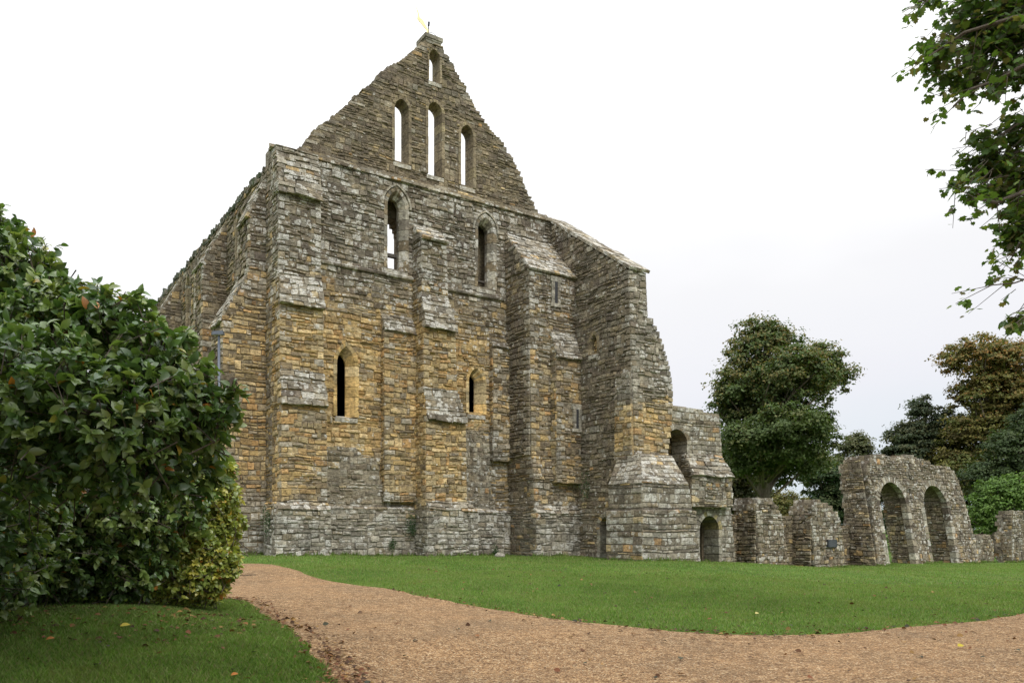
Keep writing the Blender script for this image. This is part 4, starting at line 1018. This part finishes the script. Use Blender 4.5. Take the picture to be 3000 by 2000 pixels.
BG = [('low_tree', 'dark low thicket tree close behind the tower, left of the sycamore trunk', 1690, 76, [(1680, 1110, 60, 60), (1720, 1140, 50, 50), (1650, 1150, 50, 50)], [(.045, .055, .02), (.07, .065, .025)]),
      ('low_tree', 'dark bushy tree under the right side of the sycamore', 1890, 80, [(1890, 1110, 55, 55), (1930, 1140, 45, 50), (1960, 1160, 45, 45), (1910, 1170, 60, 45)], [(.03, .055, .02), (.05, .065, .025)]),
      ('low_tree', 'brownish green tree filling the gap behind the double-arched wall', 2060, 86, [(2010, 1120, 60, 45), (2080, 1120, 60, 50), (2150, 1110, 70, 60), (2220, 1130, 70, 70)], [(.05, .06, .02), (.09, .065, .022)]),
      ('hedge', 'long dark hedge glimpsed through the arches and over the low walls', 2080, 92, [(1720+70*k, 1205+6*(k % 3), 55, 62, (k % 2)*1.5) for k in range(11)], [(.05, .075, .025), (.065, .09, .03)]),
      ('low_tree', 'shadowy undergrowth tree behind the bright shrub', 2260, 82, [(2210, 1150, 70, 70), (2300, 1150, 80, 70), (2400, 1130, 90, 80)], [(.03, .045, .018), (.05, .055, .02)]),
      ('low_tree', 'distant hedge tree seen below the sycamore crown', 1790, 95, [(1760, 1165, 60, 40), (1830, 1180, 70, 38), (1700, 1170, 60, 40), (1880, 1190, 60, 35)], [(.06, .075, .03), (.08, .08, .03)])]
for k, (nm, lb, px, Y, l, pal) in enumerate(BG):
    b = base_at(px, Y); tree(nm, lb, b, 1.5, .15 if nm != 'hedge' else .05, lob(b, Y, l), [tuple(1.4*q for q in c) for c in pal], 26000, .3, 20+k, group=None, clump=.9)
b = base_at(1815, 50)
tree('wispy_bush', 'yellow green wispy bush growing behind the low wall between the two pier stubs', b, 0, .05, lob(b, 50, [(1810, 1160, 32, 34), (1840, 1165, 26, 24), (1785, 1165, 22, 24), (1810, 1195, 45, 25)]), [(.15, .15, .04), (.12, .13, .04), (.18, .15, .05)], 6000, .13, 30, cat='bush', clump=.35)

# ---- near leaves: real shaped leaves
def leaf_shape(kind):
    if kind == 'oval':       # folded ellipse with a drawn tip; x along, y across, z up
        xs = [0, .18, .42, .68, .88, 1.0]; ws = [0.0, .17, .25, .21, .09, 0]; zs = [0, .03, .035, 0, -.06, -.12]
        V = [(0, 0, 0)]
        for x, w, z in list(zip(xs, ws, zs))[1:-1]: V += [(x, 0, z), (x, w, z+w*.35), (x, -w, z+w*.35)]
        V.append((1, 0, zs[-1]))
        Fq = [(0, 1, 2, 2), (0, 3, 1, 1)]
        for k in range(3):
            a = 1+3*k; b_ = a+3; Fq += [(a, b_, b_+1, a+1), (a, a+2, b_+2, b_)]
        Fq += [(10, 13, 11, 11), (10, 12, 13, 13)]
        return np.array(V), Fq
    if kind == 'maple':
        an = [180, 140, 112, 92, 62, 42, 22, 0]; rr = [.15, .50, .42, .62, .49, .66, .52, .76]
        pts = [(.0, 0, 0)]+[(.28+rr[i]*math.cos(math.radians(a)), rr[i]*math.sin(math.radians(a)), -.12*rr[i]**2*2+.05) for i, a in enumerate(an)]
        lo = [(x, -y, z) for x, y, z in pts[2:-1]]
        V = [(.28, 0, 0)]+pts[1:]+lo; Fq = []
        for i in range(1, 8): Fq.append((0, i+1, i, i))
        # mirrored
        idx = [1]+list(range(9, 15))+[8]
        for i in range(7): Fq.append((0, idx[i], idx[i+1], idx[i+1]))
        return np.array(V), Fq
def leaves_mesh(name, kind, pos, dirn, nrm, size, colors, material, parent, width=1.0):
    Vs, Fq = leaf_shape(kind); tri = []
    for f in Fq:
        q = []
        for i in f:
            if not q or q[-1] != i: q.append(i)
        if q[0] == q[-1]: q = q[:-1]
        if len(q) == 3: tri.append(q)
        else: tri.append([q[0], q[1], q[2]]); tri.append([q[0], q[2], q[3]])
    tri = np.array(tri); n = len(pos); m = len(Vs)
    x = dirn/np.linalg.norm(dirn, axis=1)[:, None]
    y = np.cross(nrm, x); y /= np.linalg.norm(y, axis=1)[:, None]+1e-9; z = np.cross(x, y)
    V = pos[:, None, :]+size[:, None, None]*(Vs[None, :, 0:1]*x[:, None]+Vs[None, :, 1:2]*y[:, None]*width+Vs[None, :, 2:3]*z[:, None])
    Fc = (np.arange(n)[:, None, None]*m+tri[None]).reshape(-1, 3)
    C = np.repeat(np.concatenate([colors, np.ones((n, 1))], 1), m, 0)
    return npmesh(name, V.reshape(-1, 3), Fc, C, material, parent, smooth=True)

def shrub(name, label, base, lobes, nros, leaf, pal, seed, tips=None, cat='shrub', perros=(5, 8), shell=(.82, 1.04), inner=.3, yellow=.02, fill=9000):
    rg = np.random.default_rng(seed); r = random.Random(seed)
    o = empty(name, base); tag(o, label, cat)
    B_ = np.array(base)
    Lb = np.array(lobes); vol = (Lb[:, 3]*Lb[:, 5])**1.0; vol /= vol.sum()
    P = []; Dn = []; k = 0
    while len(P) < nros and k < nros*12:
        k += 1
        i = rg.choice(len(Lb), p=vol); l = Lb[i]; d = rg.normal(size=3); d /= np.linalg.norm(d)
        if d[1] > .55 and rg.random() < .7: continue
        inn = rg.random() < inner
        q = l[:3]+d*l[3:6]*(rg.uniform(.45, .85) if inn else rg.uniform(*shell)*(1.0 if rg.random() < .84 else rg.uniform(1.02, 1.22)))
        if not inn:
            bad = False
            for j, m in enumerate(Lb):
                if j != i and (((q-m[:3])/m[3:6])**2).sum() < .60: bad = True; break
            if bad: continue
        if q[2] < zt(q[0], q[1])+.12: continue
        P.append(q); Dn.append(d)
    P = np.array(P); Dn = np.array(Dn); n = len(P)
    ax = Dn*.75+np.array([0, 0, .45])+rg.normal(size=(n, 3))*.5; ax /= np.linalg.norm(ax, axis=1)[:, None]
    pos, dr, nm_, sz, cl = [], [], [], [], []
    pal = np.array(pal)
    yl = np.array([(.36, .25, .04), (.40, .16, .03), (.30, .28, .05)])
    for i in range(n):
        a = ax[i]; t = np.cross(a, [0.3, .2, .9]); t /= np.linalg.norm(t); b_ = np.cross(a, t); m = r.randint(*perros); ph = r.random()*6.28
        young = r.random() < .25; cc = pal[r.randrange(len(pal))]
        for k in range(m):
            an = ph+k*2.4; tilt = r.uniform(.35, 1.15)
            w = t*math.cos(an)+b_*math.sin(an)
            dd = a*math.cos(tilt)+w*math.sin(tilt); nn = a*math.sin(tilt)-w*math.cos(tilt)
            if nn[2] < 0: nn = nn*.4+np.array([0, 0, .5])
            dd = dd+np.array([0, 0, -.32])+rg.normal(size=3)*.18; pos.append(P[i]-a*leaf*r.uniform(0, .9)); dr.append(dd); nm_.append(nn+rg.normal(size=3)*.15)
            sz.append(leaf*r.uniform(.6, 1.15)); c = cc*r.uniform(.75, 1.25)
            if r.random() < yellow: c = yl[r.randrange(3)]*r.uniform(.6, 1.1)
            cl.append(c)
    fi = rg.choice(len(Lb), p=vol, size=fill); d = rg.normal(size=(fill, 3)); d /= np.linalg.norm(d, axis=1)[:, None]
    q = Lb[fi, :3]+d*Lb[fi, 3:6]*(rg.random(fill)**.4*.80)[:, None]; q = q[q[:, 2] > zt_np(q[:, 0], q[:, 1])+.05]; m = len(q)
    pos += list(q); dr += list(rg.normal(size=(m, 3))+np.array([0, 0, -.3])); nm_ += list(rg.normal(size=(m, 3))); sz += list(leaf*rg.uniform(1.0, 1.7, m)); cl += list(pal[rg.integers(0, len(pal), m)]*.8)
    leaves_mesh('foliage', 'oval', np.array(pos)-B_, np.array(dr), np.array(nm_), np.array(sz), np.array(cl), M_GLOSS, o, 1.08)
    mb = MB()
    for j, l in enumerate(lobes):
        c = Vector(l[:3])-Vector(base); s_ = Vector((c.x*.25, c.y*.25, -.2)); mid = s_.lerp(c, .5)+Vector((0, 0, .25))
        if j % 5 == 4: mb.tube([s_, mid, c], [.022, .018, .012], 6)
        for q in range(14):
            d = Vector(rg.normal(size=3)).normalized(); e_ = c+Vector((d.x*l[3], d.y*l[4], abs(d.z)*l[5]))*.7
            mb.tube([c, c.lerp(e_, .5)+Vector((0, 0, .1)), e_], [.02, .012, .006], 4)
    for i in range(0, n, 2):
        p = Vector(P[i])-Vector(base); mb.tube([p, p-Vector(ax[i])*leaf*r.uniform(2.0, 3.6)], [.004, .007], 4)
    mb.build('stems', M_TWIG, o)
    return o
def wl(px, py, Y, r, dep=None, ry=None):
    p = at(px, py, Y); k = Y/F; return (p.x, p.y, p.z, r*k, (dep or r)*k, (ry or r)*k)
SL_ = [wl(20, 650, 9, 125), wl(-35, 545, 9.8, 80), wl(60, 640, 9, 60), wl(140, 775, 8.3, 140), wl(255, 765, 8.1, 112), wl(355, 835, 7.9, 98), wl(425, 905, 7.7, 92), wl(478, 955, 7.6, 68), wl(535, 900, 7.5, 24), wl(90, 950, 7.4, 200),
       wl(290, 1000, 7.5, 160), wl(415, 1050, 7.9, 100), wl(40, 1130, 11.3, 190), wl(240, 1140, 11.6, 150), wl(365, 1160, 12.2, 110), wl(60, 1270, 12, 180), wl(225, 1260, 12.4, 120), wl(335, 1260, 12.8, 95), wl(-200, 1200, 9, 300), wl(-220, 820, 9, 280), wl(30, 1270, 11.2, 130), wl(190, 1250, 11.6, 110), wl(300, 1290, 12, 90)]
x_, y_ = at(60, 1300, 13.5).x, 13.5
shrub('camellia_shrub', 'big glossy dark green evergreen shrub filling the left of the frame', (x_, y_, zt(x_, y_)), SL_, 7500, .125,
      [(.12, .19, .05), (.09, .155, .045), (.16, .23, .06), (.07, .125, .04), (.20, .25, .075)], 51)
YL = [wl(465, 1140, 13.2, 78), wl(498, 1205, 13.2, 56), wl(420, 1230, 13, 90), wl(475, 1270, 13, 68), wl(400, 1170, 13.4, 90), wl(495, 1085, 13.3, 45), wl(390, 1310, 12.8, 75), wl(460, 1320, 12.8, 66), wl(512, 1300, 12.8, 36), wl(330, 1330, 12.6, 60)]
x_, y_ = at(430, 1300, 13.6).x, 13.6
shrub('yellowing_shrub', 'lighter yellow green shrub at the foot of the big evergreen, beside the path', (x_, y_, zt(x_, y_)), YL, 3600, .10,
      [(.34, .36, .07), (.26, .31, .06), (.42, .39, .075), (.18, .23, .05), (.24, .29, .06)], 52, yellow=.07, inner=.25)

# ---- overhanging sycamore at the right
def overhang():
    bx, by = 10.6, 11.5; base = (bx, by, zt(bx, by)); o = empty('overhanging_sycamore', base)
    tag(o, 'sycamore whose leafy branches hang into the top right of the frame, trunk out of frame', 'tree')
    rg = np.random.default_rng(61); r = random.Random(61); mb = MB(); B_ = Vector(base)
    mb.tube([Vector((0, 0, -.3)), Vector((0, 0, .5)), Vector((.1, 0, 4)), Vector((0, .1, 9)), Vector((.1, 0, 13))], [.5, .38, .33, .25, .12], 12)
    limbs = [  # (start height, [px points], depth, radius)
        (6.5, [(2500, 120), (2352, 150), (2290, 185), (2230, 205), (2190, 245)], 10.5, .05),
        (8.0, [(2480, 20), (2330, 40), (2215, 75), (2120, 140)], 10.5, .05),
        (8.5, [(2480, -60), (2300, -40), (2150, -10), (2110, 5)], 11, .05),
        (5.2, [(2520, 420), (2400, 430), (2352, 440), (2290, 465), (2235, 455)], 10.5, .06),
        (5.6, [(2520, 330), (2400, 320), (2300, 340), (2215, 400), (2180, 435)], 11.5, .04),
        (4.6, [(2520, 520), (2400, 520), (2340, 560), (2320, 600)], 10.5, .03),
        (4.0, [(2500, 640), (2400, 625), (2330, 650), (2275, 655)], 10.5, .025),
        (3.8, [(2520, 720), (2420, 700), (2360, 720), (2320, 755)], 10.2, .025),
        (6.0, [(2500, 240), (2400, 250), (2330, 290), (2270, 330)], 11, .035),
        (9, [(2600, -150), (2450, -200), (2300, -220)], 11, .05), (8, [(2700, 100), (2600, 150), (2500, 250)], 9.5, .05)]
    tw = []
    for h, px, Y, rad in limbs:
        pts = [Vector((bx, by, base[2]+h))]+[at(x, y, Y+.5*vnoise(x*.02, y*.02, 3)) for x, y in px]
        p0, p1 = pts[0], pts[1]; d_ = p1-p0
        mids = [p0+d_*t+Vector((0, r.uniform(-.25, .25), math.sin(t*3.1)*r.uniform(.15, .6)*(1 if h > 4.5 else .4)+r.uniform(-.08, .08))) for t in (.2, .45, .72)]
        for t, m_ in zip((.45, .72), mids[1:]):
            for k in range(26):
                q = m_+Vector(rg.normal(size=3))*.38; tw.append((q+Vector((.15, 0, .15)), q))
            for k in range(2):
                e_ = m_+Vector((r.uniform(-.6, .1), r.uniform(-.9, .9), r.uniform(-.5, .7))); mb.tube([m_-B_, m_.lerp(e_, .5)+Vector((0, 0, .06))-B_, e_-B_], [.018, .012, .005], 5)
        pts = [p0]+mids+pts[1:]
        n = len(pts); mb.tube([p-B_ for p in pts], [rad*(1.6 if i == 0 else 1-.8*i/n) for i in range(n)], 7)
        for i in range(4, n-1):
            a, b_ = pts[i], pts[i+1]
            for k in range(int((b_-a).length/.08)):
                t = r.random(); p = a.lerp(b_, t); d = (b_-a).normalized()*.7+Vector((r.uniform(-1, 1), r.uniform(-1, 1), r.uniform(-1, .9)))*.8
                l = r.uniform(.15, .62)*(1.0 if Y > 10.3 else .8); q = p+d.normalized()*l+Vector((0, 0, -.1*l)); tw.append((p, q))
    # dense crown area beyond the frame and at the upper corner
    for (x, y, Y, s, m) in ((2310, 60, 11, 85, 380), (2210, 70, 11.2, 65, 80), (2140, 130, 10.8, 34, 40), (2160, 190, 10.8, 32, 26), (2230, 180, 11, 45, 40), (2330, 150, 10.8, 50, 60), (2330, 400, 11.3, 80, 190), (2260, 385, 11.2, 55, 80), (2320, 300, 11.2, 40, 36), (2220, 440, 10.8, 35, 22), (2230, 320, 11, 30, 12), (2300, -80, 11, 170, 160), (2500, 100, 11, 200, 200), (2520, 500, 11, 170, 120), (2330, 540, 10.8, 40, 70), (2345, 480, 11, 45, 60), (2320, 740, 10.4, 14, 8)):
        for k in range(m):
            c = at(x, y, Y); q = c+Vector(rg.normal(size=3))*(s/F*Y)*.5; p = q+Vector((r.uniform(.1, .4), r.uniform(-.2, .2), r.uniform(.0, .3))); tw.append((p, q))
    pos, dr, nm_, sz, cl = [], [], [], [], []
    pal = [(.08, .14, .032), (.10, .17, .036), (.06, .11, .028), (.14, .19, .04), (.08, .135, .04), (.13, .12, .045)]
    for p, q in tw:
        mb.tube([p-B_, q-B_], [.006, .003], 4)
        for k in range(r.randint(3, 6)):
            t = r.uniform(.45, 1.05); s_ = p.lerp(q, t); d = Vector((r.uniform(-1, 1), r.uniform(-1, 1), r.uniform(-.9, .25))); d.normalize()
            pe = s_+d*r.uniform(.02, .07); pos.append(pe-B_); dr.append(d+Vector((0, 0, -.25))); nm_.append(Vector((r.uniform(-.6, .6), r.uniform(-.6, .6), 1)))
            sz.append(r.uniform(.05, .12)); c = pal[r.randrange(6)]; kk = r.uniform(.75, 1.25); cl.append([z*kk for z in c])
    leaves_mesh('foliage', 'maple', np.array(pos), np.array(dr), np.array(nm_), np.array(sz), np.array(cl), M_MAPLE, o)
    mb.build('branches', M_TWIG, o)
overhang()

b = Vector((-9.5, 0.5, zt(-9.5, .5)))
tree('shade_tree', 'unseen broad tree beside the viewpoint, its low crown placed to shade the left bank', b, 4, .4, [(5.5, .3, 7.2, 3.4, 2.2, 1.5), (8.3, .9, 7.2, 2.4, 2.4, 1.6), (2, 0, 8.6, 4, 2.6, 2.4), (7.5, -2.5, 8, 3.5, 3, 2), (1, -2, 9, 4, 4, 3), (2.2, -1.2, 5.5, 3.4, 2.2, 3.0), (6.5, -6.5, 5, 5, 2, 4.2)], GRN, 52000, .3, 8, clump=.9)  # out-of-frame tree, crown lobes placed to darken the bank and lower shrub
# ---- wall plants
def wallplant(label, u, v, w, s, seed, n=260):
    x, y = b2w(u, v); o = empty('wall_plant', (x, y, w), YAW); tag(o, label, 'plant'); rg = np.random.default_rng(seed)
    P = rg.normal(size=(n, 3))*np.array([s*.35, .05, s*.6]); P[:, 1] -= .05
    Nn = np.tile([0.2, -1., .5], (n, 1))+rg.normal(size=(n, 3))*.4; Nn /= np.linalg.norm(Nn, axis=1)[:, None]
    V, Fc, C = cards(P, Nn, rg.uniform(.04, .09, n), .7, np.array([(.03, .07, .025), (.05, .09, .03), (.06, .085, .04)])[rg.integers(0, 3, n)], rg)
    npmesh('leaves', V, Fc, C, M_LEAF, o)
wallplant('small dark ivy patch left of the corner buttress foot', -.35, -.55, 1.95, .45, 1)
wallplant('small green plant rooted in the wall just left of the central buttress', 5.6, -.32, 1.75, .4, 2)
wallplant('small green tuft on the plinth wall below the left lancet window', 4.7, -.34, 1.0, .2, 3, 120)
wallplant('dark fern hanging above the little doorway of the great buttress', 12.7, -2.8, 3.5, .55, 4)
wallplant('grass tuft at the foot of the wall between the buttresses', 9.6, -.36, .65, .2, 5, 120)

# ---- flood light
def lamp():
    p = at(503, 762, 27); x, y = p.x, p.y; z0 = zt(x, y); H = p.z-z0
    o = empty('floodlight_pole', (x, y, z0)); tag(o, 'slim dark grey floodlight pole rising above the evergreen shrub', 'lamp post')
    mb = MB(); mb.tube([(0, 0, -.2), (0, 0, H*.5), (0, 0, H-.1)], [.055, .05, .042], 10); mb.build('pole', M_POLE, o, True)
    mb = MB(); mb.hexa([(-.22, -.09, H-.10), (.17, -.09, H-.10), (.17, .09, H-.10), (-.22, .09, H-.10), (-.18, -.08, H+.01), (.15, -.08, H+.03), (.15, .08, H+.03), (-.18, .08, H+.01)])
    hd = mb.build('lamp_head', M_POLE, o)
    mb = MB(); mb.box(-.20, .12, -.07, .07, H-.118, H-.103, (.5, .5, .5, 0)); mb.build('lens', M_DRESS, hd)
lamp()

# ---- grass blades
def blades(name, polymask, n, xr, yr, h, wd, seed, pal, thin=None):
    rg = np.random.default_rng(seed)
    x = rg.uniform(*xr, n); y = rg.uniform(*yr, n)
    k = polymask(x, y); x, y = x[k], y[k]; n = len(x); z = zt_np(x, y)
    if thin is not None: k = rg.random(n) < thin(x, y); x, y, z = x[k], y[k], z[k]; n = len(x)
    hh = h*rg.uniform(.45, 1.3, n); a = rg.uniform(0, 6.283, n); ln = rg.uniform(.1, .9, n)*hh; b_ = rg.uniform(0, 6.283, n)
    dx, dy = np.cos(a)*wd/2, np.sin(a)*wd/2; lx, ly = np.cos(b_)*ln, np.sin(b_)*ln
    V = np.stack([np.stack([x-dx, y-dy, z], 1), np.stack([x+dx, y+dy, z], 1), np.stack([x+dx*.7+lx*.4, y+dy*.7+ly*.4, z+hh*.6], 1), np.stack([x+lx, y+ly, z+hh], 1)], 1).reshape(-1, 3)
    Fc = np.arange(4*n).reshape(n, 4)
    pal = np.array(pal); c = pal[rg.integers(0, len(pal), n)]*rg.uniform(.75, 1.25, (n, 1))
    pt = np.sin(x*1.3+1.7*np.sin(y*.9))*np.sin(y*1.1+2.1*np.sin(x*.7)+1)+.6*np.sin(x*3.1+y*2.3)*np.sin(y*3.7-x*1.9)
    w_ = np.clip(pt*.35, -.3, .5)[:, None]; c = c*(1-np.abs(w_)*.5)+np.array([.20, .19, .06])*np.clip(w_, 0, 1)*.6
    C = np.repeat(np.concatenate([c, np.ones((n, 1))], 1), 4, 0)
    return V, Fc, C
GP = [(.12, .22, .034), (.15, .26, .044), (.18, .28, .06), (.10, .185, .03), (.22, .27, .09), (.21, .21, .085)]
pm = lambda x, y: ~poly_mask(x, y, PATH)
infr = lambda x, y: (np.abs(x) < .70*y+1.0)
def merged(name, parts, m):
    Vs, Fs, Cs = [], [], []; off = 0
    for V, Fc, C in parts: Vs.append(V); Fs.append(Fc+off); Cs.append(C); off += len(V)
    return npmesh(name, np.concatenate(Vs), np.concatenate(Fs), np.concatenate(Cs), m)
def foot_blades():
    segs = [((-.3, -1.3), (1.8, -1.3)), ((1.8, -.3), (5.8, -.3)), ((5.75, -1.45), (8.1, -1.45)), ((8.1, -.3), (10.3, -.3)), ((10.3, -2.25), (12.3, -2.25)), ((12.2, -5), (12.2, -6.9)), ((12.2, -6.95), (15.9, -6.95)), ((19.2, -4.6), (20.4, -4.6)),
            ((21.9, -4.65), (24.2, -4.65)), ((26.3, -4.65), (28.9, -4.65)), ((21.9, -3.2), (21.9, -4.6)), ((24.2, -3.1), (26.3, -3.1)), ((26.3, -3.2), (26.3, -4.6)), ((31, -5.15), (33, -5.15)), ((35.4, -5.15), (37.4, -5.15)), ((39.9, -5.15), (42.4, -5.15)), ((31, -3.2), (31, -5.1)), ((42, -4.7), (44.6, -4.7)), ((45, -5.15), (48, -5.15)), ((-1.9, .6), (0, .6))]
    rg = np.random.default_rng(5); xs, ys = [], []
    for (a, b), (c, d) in segs:
        n = int(math.hypot(c-a, d-b)*260); t = rg.random(n); k = rg.normal(size=n)*.05
        nx, ny = -(d-b), c-a; l = math.hypot(nx, ny); u = a+(c-a)*t+nx/l*k; v = b+(d-b)*t+ny/l*k
        m = np.sin(u*5+v*3)+np.sin(u*13+v*7) > rg.uniform(-1.6, 1.2, n); u, v = u[m], v[m]
        xs.append(OX+UX*u+VX*v); ys.append(OY+UY*u+VY*v)
    x = np.concatenate(xs); y = np.concatenate(ys); n = len(x); z = zt_np(x, y); hh = rg.uniform(.05, .2, n)*rg.uniform(.5, 1.2, n)
    a = rg.uniform(0, 6.28, n); dx, dy = np.cos(a)*.014, np.sin(a)*.014; lx, ly = rg.normal(size=n)*.04, rg.normal(size=n)*.04
    V = np.stack([np.stack([x-dx, y-dy, z-.02], 1), np.stack([x+dx, y+dy, z-.02], 1), np.stack([x+dx*.6+lx*.4, y+dy*.6+ly*.4, z+hh*.6], 1), np.stack([x+lx, y+ly, z+hh], 1)], 1).reshape(-1, 3)
    pal = np.array(GP)*1.0; c = pal[rg.integers(0, len(pal), n)]*.9
    return V, np.arange(4*n).reshape(n, 4), np.repeat(np.concatenate([c, np.ones((n, 1))], 1), 4, 0)
o = merged('grass', [foot_blades(), blades('b', lambda x, y: pm(x, y) & infr(x, y) & (x < 0), 330000, (-10, -1.3), (6.3, 14.5), .055, .007, 1, GP),
                     blades('l', lambda x, y: pm(x, y) & infr(x, y) & (y > 10.5), 420000, (-9, 20), (10, 24), .045, .011, 2, GP, thin=lambda x, y: np.clip(1.6-(y-11)/12, .25, 1)),
                     blades('f', lambda x, y: pm(x, y) & infr(x, y) & (w2b(x, y)[1] < 0.0), 160000, (-9, 34), (22, 48), .05, .022, 3, GP)], M_GRASS)
tag(o, 'short mown green grass with longer blades along the path', 'grass', kind='stuff')
# ---- leaf litter
def litter(name, label, xy, size, pal, seed):
    rg = np.random.default_rng(seed); n = len(xy); z = zt_np(xy[:, 0], xy[:, 1])+.035
    pos = np.stack([xy[:, 0], xy[:, 1], z], 1); a = rg.uniform(0, 6.283, n)
    dr = np.stack([np.cos(a), np.sin(a), rg.uniform(-.1, .35, n)], 1); nm_ = np.tile([0, 0, 1.], (n, 1))+rg.normal(size=(n, 3))*.35
    c = np.array(pal)[rg.integers(0, len(pal), n)]*rg.uniform(.6, 1.3, (n, 1))
    o = leaves_mesh(name, 'oval', pos, dr, nm_, size*rg.uniform(.5, 1.25, n), c, M_LITTER, None, 1.5); tag(o, label, 'leaves', kind='stuff'); return o
rg = np.random.default_rng(71)
BR = [(.14, .055, .025), (.10, .045, .02), (.20, .09, .035), (.07, .035, .018), (.24, .14, .05)]
k = rg.integers(8, len(nearw)-12, 900); e_ = np.array(nearw)[k]; xy = e_+rg.normal(size=(900, 2))*np.array([.16, .16])+np.array([.12, .06])
xy = xy[(xy[:, 1] > 7.4) & (xy[:, 1] < 15)]
litter('leaf_litter', 'drift of dead brown leaves along the left edge of the gravel path', xy, .06, BR, 1)
xy = np.stack([rg.uniform(-3, 16, 420), rg.uniform(10, 26, 420)], 1); xy2 = np.stack([rg.uniform(-6, -1.2, 60), rg.uniform(6.5, 12, 60)], 1); xy3 = np.stack([rg.uniform(0, 12, 110), rg.uniform(7, 13, 110)], 1)
k = rg.integers(40, len(farw)-8, 260); xy4 = np.array(farw)[k]+rg.normal(size=(260, 2))*.12
litter('fallen_leaves', 'scattered dead leaves on the lawn and gravel', np.concatenate([xy, xy2, xy3, xy4]), .075, BR+[(.05, .05, .03)], 2)
xy = np.stack([rg.uniform(-7.5, -3.4, 500), rg.uniform(9, 12.5, 500)], 1)
litter('shrub_litter', 'dark dead leaves lying in the shade under the evergreen shrub', xy, .08, BR, 3)
def one_leaf(px, py, s, c, label):
    x, y = ground_at(px, py); z = zt(x, y)+.05; pr = random.Random(px)
    o = leaves_mesh('fallen_leaf', 'oval', np.array([[0, 0, 0.]]), np.array([[1, .5*pr.random(), .25]]), np.array([[-.3, -.5, 1.]]), np.array([s]), np.array([c]), M_LITTER, None, 1.7)
    o.location = (x, y, z); tag(o, label, 'leaf', 'single bright fallen leaves')
one_leaf(275, 1447, .12, (.42, .34, .05), 'yellow leaf lying on the shaded grass in front of the evergreen shrub')
one_leaf(2200, 1492, .09, (.42, .34, .04), 'yellow leaf lying on the gravel at the bottom right')
one_leaf(1735, 1415, .08, (.5, .42, .16), 'pale yellow leaf on the lawn near the gravel edge')
one_leaf(105, 1478, .09, (.36, .15, .04), 'orange leaf on the grass at the far left')
one_leaf(530, 1562, .07, (.42, .15, .03), 'orange leaf on the grass at the bottom, left of the path')
# pale stones at the foot of the wall
def boulder(px, py, s, label):
    x, y = ground_at(px, py); bm = bmesh.new(); bmesh.ops.create_icosphere(bm, subdivisions=2, radius=1)
    for v in bm.verts: k = 1+.22*mn.noise(v.co*1.7+Vector((px, 0, 0))); v.co = Vector((v.co.x*k*s, v.co.y*k*s*.7, v.co.z*k*s*.6))
    me = bpy.data.meshes.new('loose_stone'); bm.to_mesh(me); bm.free(); ca = me.color_attributes.new('col', 'FLOAT_COLOR', 'POINT')
    for d in ca.data: d.color = (.36, .34, .3, .6)
    me.materials.append(M_STONE); o = bpy.data.objects.new('loose_stone', me); col.objects.link(o); o.location = (x, y, zt(x, y)+s*.25); tag(o, label, 'stone')
boulder(1148, 1279, .22, 'pale loose stone at the wall foot right of the central buttress')
boulder(1490, 1285, .14, 'small pale stone at the corner of the splayed buttress foot')
